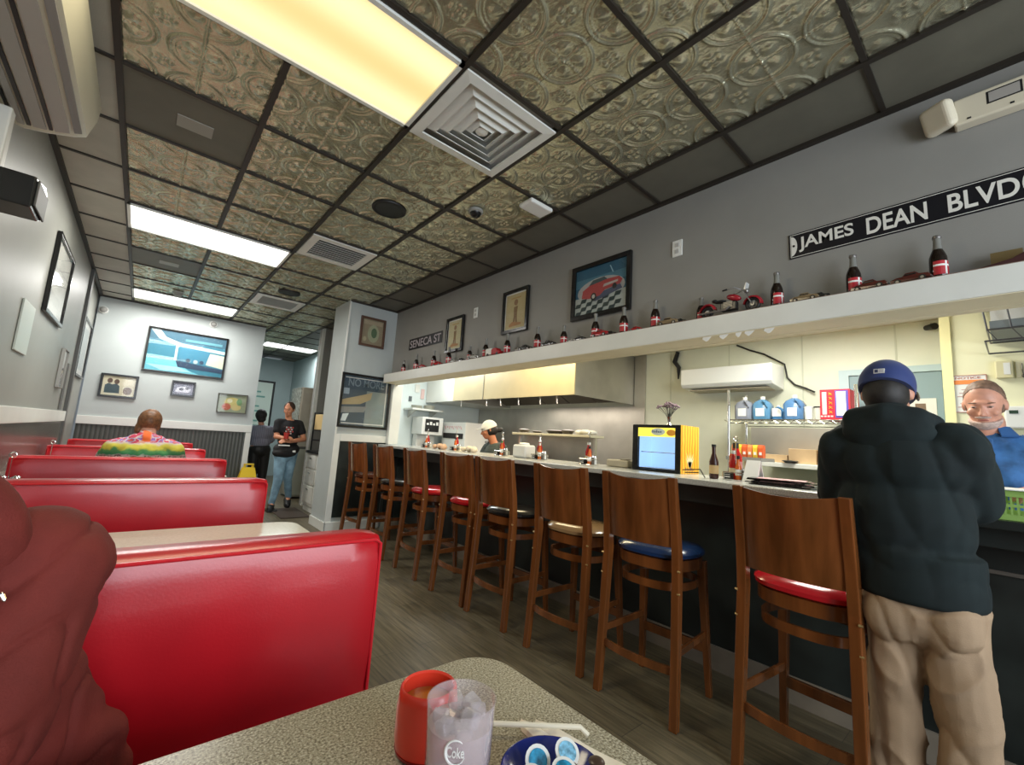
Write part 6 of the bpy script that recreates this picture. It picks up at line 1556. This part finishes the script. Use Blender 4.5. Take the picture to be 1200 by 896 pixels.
q = MB(); q.ell((1.76, 7.31, .83), (.165, .125, .12))
for i in (0, 1): q.cone(HP[i], .098, KN[i], .066).cone(KN[i], .064, (AN[i][0], AN[i][1], AN[i][2]+.02), .046)
blob('jeans', q, mat('light blue denim', (0.20, 0.33, 0.42), 0.8, noise=0.25, nscale=9), t, .009, 4, .012, .10)
q = MB(); q.cone((1.64, 7.28, .06), .052, (1.60, 7.12, .042), .045).box(1.56, 7.08, 0, 1.69, 7.32, .03); blob('shoe', q, BLACK, t, .008, 3)
q = MB(); q.cone((1.92, 7.52, .11), .055, (1.89, 7.38, .05), .048); blob('shoe', q, BLACK, t, .008, 3)
HBR = mat('dark brown hair', (0.05, 0.025, 0.015), 0.5, noise=0.3, nscale=40)
q = MB(); cutell(q, HF, (0, -.020, .022), (.078, .092, .092), [((0, .050, .045), (0, -.88, .48))]); xell(q, HF, (0, -.115, .03), (.035, .035, .035)); blob('hair', q, HBR, t, .006, 3)
o = MB().lathe([(.030, 0), (.036, .09), (.034, .09), (.028, .005), (0, .005)], (1.66, 7.0, 1.06), 16).build('red_cup', mat('red plastic cup', (0.5, 0.04, 0.03), 0.3), smooth=True)
tag(o, 'small dark red cup held by the person in the black t-shirt', 'cup')
o = MB().prism([(6.98, .955), (7.05, .955), (7.05, .97), (6.98, .97)], 0, 1.58, 1.72).build('order_pad', PAPER)
tag(o, 'white pad held under the red cup by the walking person', 'pad')

# ---- person with black hair, back turned
t = thing('person', 'person with black hair, grey striped shirt and black trousers, back turned, in the hallway', 'person', (1.66, 8.80, 0))
HF = frame((1.635, 8.80, 1.395), R(10), 0, 0)
b = MB(); head_prims(b, HF, 0.90, True)
b.cone((1.66, 8.80, 1.22), .048, (1.64, 8.80, 1.32), .046).ell((1.67, 8.80, 1.08), (.14, .10, .16)).ell((1.68, 8.80, .86), (.15, .11, .16))
for s in (-1, 1):
    b.cone((1.67+s*.16, 8.80, 1.17), .045, (1.67+s*.19, 8.84, .96), .038).cone((1.67+s*.19, 8.84, .96), .038, (1.67+s*.14, 9.02, .95), .026)
    hand(b, (1.67+s*.14, 9.02, .95), (-s*.4, 1, 0), (0, 0, 1), (-s, 0, 0), .6)
    b.cone((1.68+s*.08, 8.8, .80), .075, (1.70+s*.08, 8.8, .44), .052).cone((1.70+s*.08, 8.8, .44), .05, (1.70+s*.08, 8.8, .09), .038).cone((1.70+s*.08, 8.8, .08), .038, (1.70+s*.08, 8.90, .04), .032)
blob('body', b, SKIN, t, .009, 3)
def stripe_fn(nt, v, b):
    w = nt.nodes.new('ShaderNodeTexWave'); w.bands_direction = 'X'; w.inputs['Scale'].default_value = 12; nt.links.new(v, w.inputs['Vector'])
    return ramp(nt, w.outputs['Fac'], [(0.3, (0.17, 0.17, 0.23)), (0.7, (0.28, 0.28, 0.34))])
q = MB(); q.ell((1.67, 8.80, 1.08), (.18, .13, .17)).ell((1.68, 8.80, .94), (.165, .13, .14)).cone((1.54, 8.8, 1.17), .06, (1.80, 8.8, 1.17), .06)
for s in (-1, 1): q.cone((1.67+s*.16, 8.80, 1.17), .062, (1.67+s*.19, 8.83, .99), .056)
blob('striped_shirt', q, node_mat('grey striped cloth', 0.8, stripe_fn), t, .010, 5, .010, .08)
q = MB(); q.ell((1.69, 8.80, .80), (.175, .14, .14))
for s in (-1, 1): q.cone((1.68+s*.08, 8.8, .78), .10, (1.70+s*.08, 8.8, .44), .075).cone((1.70+s*.08, 8.8, .44), .075, (1.70+s*.08, 8.8, .08), .062)
blob('trousers', q, BLACK, t, .010, 5)
for s in (-1, 1): q = MB(); q.ell((1.70+s*.08, 8.86, .045), (.045, .12, .045)); q.box(1.66+s*.08, 8.76, 0, 1.74+s*.08, 8.96, .03); blob('shoe', q, BLACK, t, .01, 3)
q = MB(); xell(q, HF, (0, -.02, .02), (.092, .105, .108)); xell(q, HF, (.01, -.05, -.05), (.075, .06, .06)); blob('hair', q, HAIRK, t, .008, 3, .012, .04)

# ---- cook in a white cap
cx, cy = 3.36, 4.28
t = thing('person', 'person in a white cap and dark shirt bending behind the counter under the hood', 'person', (cx, cy, 0))
HF = frame((cx-.03, cy+.05, 1.355), R(-62), R(16), 0)
b = MB(); head_prims(b, HF, 0.92, True)
b.cone((cx+.03, cy, 1.18), .05, (cx, cy+.03, 1.28), .05).ell((cx+.06, cy-.02, 1.04), (.12, .15, .17)).ell((cx+.10, cy-.03, .86), (.12, .15, .15))
for s in (-1, 1):
    b.cone((cx+.05, cy+s*.16, 1.13), .045, (cx-.02, cy+s*.20, .97), .038).cone((cx-.02, cy+s*.20, .97), .038, (cx-.16, cy+s*.10, .99), .027)
    hand(b, (cx-.16, cy+s*.10, .99), (-1, -s*.3, 0), (0, 0, 1), (0, -s, 0), .6)
    b.cone((cx+.10, cy+s*.08, .82), .08, (cx+.09, cy+s*.09, .45), .052).cone((cx+.09, cy+s*.09, .45), .05, (cx+.12, cy+s*.09, .09), .038).cone((cx+.12, cy+s*.09, .07), .036, (cx+.02, cy+s*.09, .04), .032)
blob('body', b, mat('warm brown skin', (0.50, 0.19, 0.09), 0.5), t, .008, 3)
eyes(t, HF, 0.92, (0.03, 0.02, 0.015))
q = MB(); q.ell((cx+.06, cy-.02, 1.05), (.145, .18, .16)).ell((cx+.10, cy-.03, .90), (.145, .17, .14)).cone((cx+.05, cy-.14, 1.14), .06, (cx+.05, cy+.14, 1.14), .06)
for s in (-1, 1): q.cone((cx+.05, cy+s*.16, 1.13), .062, (cx-.01, cy+s*.19, 1.0), .056)
blob('dark_shirt', q, mat('dark grey green shirt', (0.06, 0.075, 0.07), 0.8), t, .009, 5, .010, .08)
q = MB(); q.ell((cx+.10, cy-.02, .82), (.14, .17, .13))
for s in (-1, 1): q.cone((cx+.10, cy+s*.08, .80), .095, (cx+.09, cy+s*.09, .45), .072).cone((cx+.09, cy+s*.09, .45), .07, (cx+.12, cy+s*.09, .08), .06)
blob('trousers', q, BLACK, t, .012, 4)
q = MB(); q.tube([(cx-.03, cy+.10, 1.20), (cx+.02, cy+.13, 1.215), (cx+.08, cy+.12, 1.20), (cx+.14, cy+.08, 1.16)], .013); q.build('apron_strap', mat('pale grey strap', (0.35, 0.36, 0.35), 0.7), t, smooth=True)
WCAP = mat('white cotton cap', (0.78, 0.76, 0.68), 0.8)
q = MB(); cutell(q, HF, (0, -.010, .028), (.083, .102, .096), [((0, 0, .015), (0, .15, 1))]); cc = q.build('cap', WCAP, t, smooth=True)
q = MB(); rings = []
for k in range(13):
    a = R(-62)+R(124)*k/12
    rings.append([HF @ Vector((.078*math.sin(a), .084*math.cos(a), .032)), HF @ Vector((.08*math.sin(a), .08*math.cos(a)+.08*math.cos(a*1.2), .040)), HF @ Vector((.08*math.sin(a), .08*math.cos(a)+.08*math.cos(a*1.2), .035)), HF @ Vector((.078*math.sin(a), .082*math.cos(a), .024))])
q.loft(rings).build('peak', WCAP, cc, smooth=True)
q = MB(); cutell(q, HF, (0, -.020, -.01), (.078, .092, .08), [((0, .03, 0), (0, -1, 0)), ((0, 0, .02), (0, 0, -1))]); xell(q, HF, (0, -.13, -.03), (.03, .05, .03)); blob('hair', q, HAIRK, t, .007, 3)

# ---- diner in a colourful shirt, back to the camera
t = thing('person', 'person in a tie-dyed shirt sitting in a booth with the back turned and head bowed', 'person', (.065, 4.66, 0.47))
HF = frame((.068, 4.78, 1.185), R(2), R(30), R(3))
b = MB(); head_prims(b, HF, 0.95)
b.cone((.066, 4.68, 1.05), .058, (.067, 4.76, 1.15), .055).ell((.065, 4.68, .90), (.17, .11, .18)).ell((.065, 4.66, .66), (.16, .12, .17)).ell((.065, 4.68, .56), (.17, .14, .10))
SH = [(-.115, 4.69, .97), (.245, 4.69, .97)]; EL = [(-.19, 4.88, .80), (.31, 4.88, .80)]; WR = [(-.06, 5.08, .79), (.19, 5.08, .79)]
for i in (0, 1):
    b.cone(SH[i], .055, EL[i], .042).cone(EL[i], .040, WR[i], .028); hand(b, WR[i], (.4 if i == 0 else -.4, 1, -.05), (0, 0, 1), (1 if i == 0 else -1, 0, 0), .5)
    x = .065+(-.09 if i == 0 else .09)
    b.cone((x, 4.70, .56), .085, (x, 5.03, .54), .06).cone((x, 5.03, .54), .058, (x, 5.06, .09), .04).cone((x, 5.06, .08), .038, (x, 5.17, .045), .034)
blob('body', b, SKIN2, t, .008, 3)
def dye_fn(nt, v, b):
    sp = nt.nodes.new('ShaderNodeSeparateXYZ'); nt.links.new(v, sp.inputs[0])
    n = noise(nt, v, 14, 3)
    ad = nt.nodes.new('ShaderNodeMath'); ad.operation = 'MULTIPLY_ADD'; nt.links.new(n, ad.inputs[0]); ad.inputs[1].default_value = 0.08; nt.links.new(sp.outputs[2], ad.inputs[2])
    zr = nt.nodes.new('ShaderNodeMapRange'); nt.links.new(ad.outputs[0], zr.inputs[0]); zr.inputs[1].default_value = 0.40; zr.inputs[2].default_value = 0.66
    bands = ramp(nt, zr.outputs[0], [(0.0, (0.40, 0.38, 0.36)), (0.38, (0.55, 0.52, 0.46)), (0.43, (0.03, 0.26, 0.10)), (0.54, (0.10, 0.34, 0.10)), (0.60, (0.62, 0.60, 0.06)), (0.70, (0.66, 0.60, 0.10)), (0.76, (0.60, 0.52, 0.48)), (0.82, (0.30, 0.14, 0.42))])
    vo = nt.nodes.new('ShaderNodeTexVoronoi'); vo.inputs['Scale'].default_value = 24; nt.links.new(v, vo.inputs['Vector'])
    spots = ramp(nt, noise(nt, v, 26, 1), [(0.40, (0.55, 0.05, 0.10)), (0.47, (0.60, 0.50, 0.50)), (0.55, (0.30, 0.16, 0.50)), (0.64, (0.60, 0.12, 0.08))], 'CONSTANT')
    up = ramp(nt, zr.outputs[0], [(0.76, (0, 0, 0)), (0.80, (1, 1, 1))])
    c1 = mixc(nt, up, bands, spots)
    lo = ramp(nt, zr.outputs[0], [(0.36, (1, 1, 1)), (0.42, (0, 0, 0))])
    sp2 = ramp(nt, noise(nt, v, 34, 1), [(0.45, (0.50, 0.48, 0.45)), (0.5, (0.10, 0.08, 0.07)), (0.58, (0.45, 0.30, 0.28))], 'CONSTANT')
    c1 = mixc(nt, lo, c1, sp2)
    ab = nt.nodes.new('ShaderNodeMath'); ab.operation = 'ABSOLUTE'; nt.links.new(sp.outputs[0], ab.inputs[0])
    cx_ = ramp(nt, ab.outputs[0], [(0.022, (1, 1, 1)), (0.034, (0, 0, 0))])
    orange = mixc(nt, 1.0, cx_, up, 'MULTIPLY')
    return mixc(nt, orange, c1, (0.85, 0.16, 0.03))
q = MB(); q.ell((.065, 4.69, .90), (.205, .135, .17)).ell((.065, 4.68, .72), (.20, .145, .2)).cone((-.085, 4.69, .985), .082, (.215, 4.69, .985), .082).cone((.0, 4.69, 1.03), .07, (.13, 4.69, 1.03), .07)
for i in (0, 1): q.cone(SH[i], .085, tuple(SH[i][j]*.35+EL[i][j]*.65 for j in range(3)), .080)
q.cone((.066, 4.69, 1.05), .075, (.066, 4.71, 1.075), .066)
blob('tie_dye_shirt', q, node_mat('tie dyed cotton', 0.8, dye_fn), t, .009, 6, .014, .08)
q = MB(); q.ell((.065, 4.68, .57), (.19, .15, .095))
for x in (-.025, .155): q.cone((x, 4.72, .565), .092, (x, 5.03, .55), .076).cone((x, 5.03, .55), .074, (x, 5.06, .10), .062)
blob('trousers', q, mat('denim trousers', (0.04, 0.06, 0.10), 0.8), t, .012, 4)
for x in (-.025, .155): q = MB(); q.ell((x, 5.12, .045), (.045, .13, .045)); q.box(x-.04, 5.0, 0, x+.04, 5.22, .03); blob('shoe', q, BLACK, t, .01, 3)
q = MB(); cutell(q, HF, (0, -.020, .018), (.082, .098, .100), [((0, .050, .03), (0, -.9, .43))]); xell(q, HF, (-.060, .0, -.05), (.028, .045, .06)); xell(q, HF, (.06, .0, -.02), (.02, .04, .04))
blob('hair', q, mat('auburn brown hair', (0.17, 0.075, 0.03), 0.5, noise=0.35, nscale=50), t, .006, 3, .006, .03)

# ---- person in a dark red hooded jacket at the left edge
t = thing('person', 'person in a dark red hooded jacket at the left edge, mostly out of frame', 'person', (-.26, 1.06, 0.47))
HF = frame((-.36, .98, 1.29), R(190), R(-10), R(-4))
b = MB(); head_prims(b, HF, 0.95)
b.cone((-.29, 1.05, 1.09), .055, (-.34, 1.01, 1.21), .053).ell((-.23, 1.07, .92), (.17, .11, .18)).ell((-.16, 1.07, .70), (.15, .11, .17)).ell((-.15, 1.06, .58), (.16, .12, .10))
SH = [(-.092, 1.02, .985), (-.42, 1.06, 1.05)]; EL = [(-.125, .93, .80), (-.50, .90, .84)]; WR = [(-.32, .70, .80), (-.38, .68, .80)]
for i in (0, 1):
    b.cone(SH[i], .06, EL[i], .045).cone(EL[i], .042, WR[i], .030); hand(b, WR[i], (-.5 if i == 0 else .5, -1, -.05), (0, 0, 1), (-1 if i == 0 else 1, 0, 0), .5)
    x = (-.09, -.27)[i]
    b.cone((x, 1.04, .575), .08, (x, .72, .56), .058).cone((x, .72, .56), .055, (x, .68, .09), .04).cone((x, .68, .08), .038, (x, .57, .045), .034)
blob('body', b, SKIN, t, .009, 3)
MRN = mat('dark red jacket fleece', (0.15, 0.019, 0.013), 0.85, noise=0.12, nscale=14, bump=0.2, bscale=350)
q = MB(); q.ell((-.25, 1.07, .93), (.20, .125, .17)).ell((-.165, 1.07, .72), (.175, .13, .2)).cone((-.17, 1.03, 1.005), .08, (-.38, 1.06, 1.05), .085)
q.cone((-.20, 1.05, 1.06), .07, (-.33, 1.05, 1.08), .07)
for i in (0, 1):
    q.cone(SH[i], (.096, .088)[i], EL[i], (.090, .08)[i]).cone(EL[i], (.088, .076)[i], tuple(EL[i][j]*.2+WR[i][j]*.8 for j in range(3)), .05)
# bunched hem at the waist
q.cone((-.06, 1.06, .70), .07, (.020, 1.09, .665), .045).cone((-.05, 1.06, .62), .06, (.035, 1.09, .61), .045).cone((-.06, 1.06, .78), .05, (-.02, 1.08, .73), .04)
jk = blob('jacket', q, MRN, t, .006, 10)
bake_folds(jk, lambda p: -.009*(crease(p, (.8, .1, .62), .5, 11, 5, 7)-.08)+.006*mnoise.noise(p*9))
q = MB(); pts = []
for k in range(15):
    a = R(-70)+R(210)*k/14
    pts.append((-.205+.085*math.cos(a)*.9, .955+.05*math.sin(a)*-.6, 1.035+.095*math.sin(a)))
q.tube(pts, [.026+.010*math.sin(PI*k/14) for k in range(15)], 10)
blob('hood_edge', q, MRN, t, .006, 4, .006, .05)
q = MB(); q.tube([(-.245, .925, .98), (-.15, .90, 1.0), (-.118, .905, .985)], [.035, .03, .016], 10); blob('jacket_lapel', q, MRN, t, .006, 4, .006, .05)
q = MB(); q.cone((-.108, .897, .985), .0035, (-.104, .895, .978), .0025, 8); q.build('zip_pull', CHROME, t, smooth=True)
q = MB(); q.ell((-.18, 1.05, .575), (.18, .14, .095))
for x in (-.09, -.27): q.cone((x, 1.02, .58), .088, (x, .72, .565), .074).cone((x, .72, .565), .072, (x, .68, .10), .06)
blob('trousers', q, mat('dark red trousers', (0.08, 0.012, 0.014), 0.85), t, .012, 4)
for x in (-.09, -.27): q = MB(); q.ell((x, .62, .045), (.045, .13, .045)); q.box(x-.04, .52, 0, x+.04, .72, .03); blob('shoe', q, BLACK, t, .01, 3)
q = MB(); cutell(q, HF, (0, -.018, .022), (.082, .098, .100), [((0, .05, .04), (0, -.85, .5))]); blob('hair', q, HBR, t, .008, 3)

#@@END1
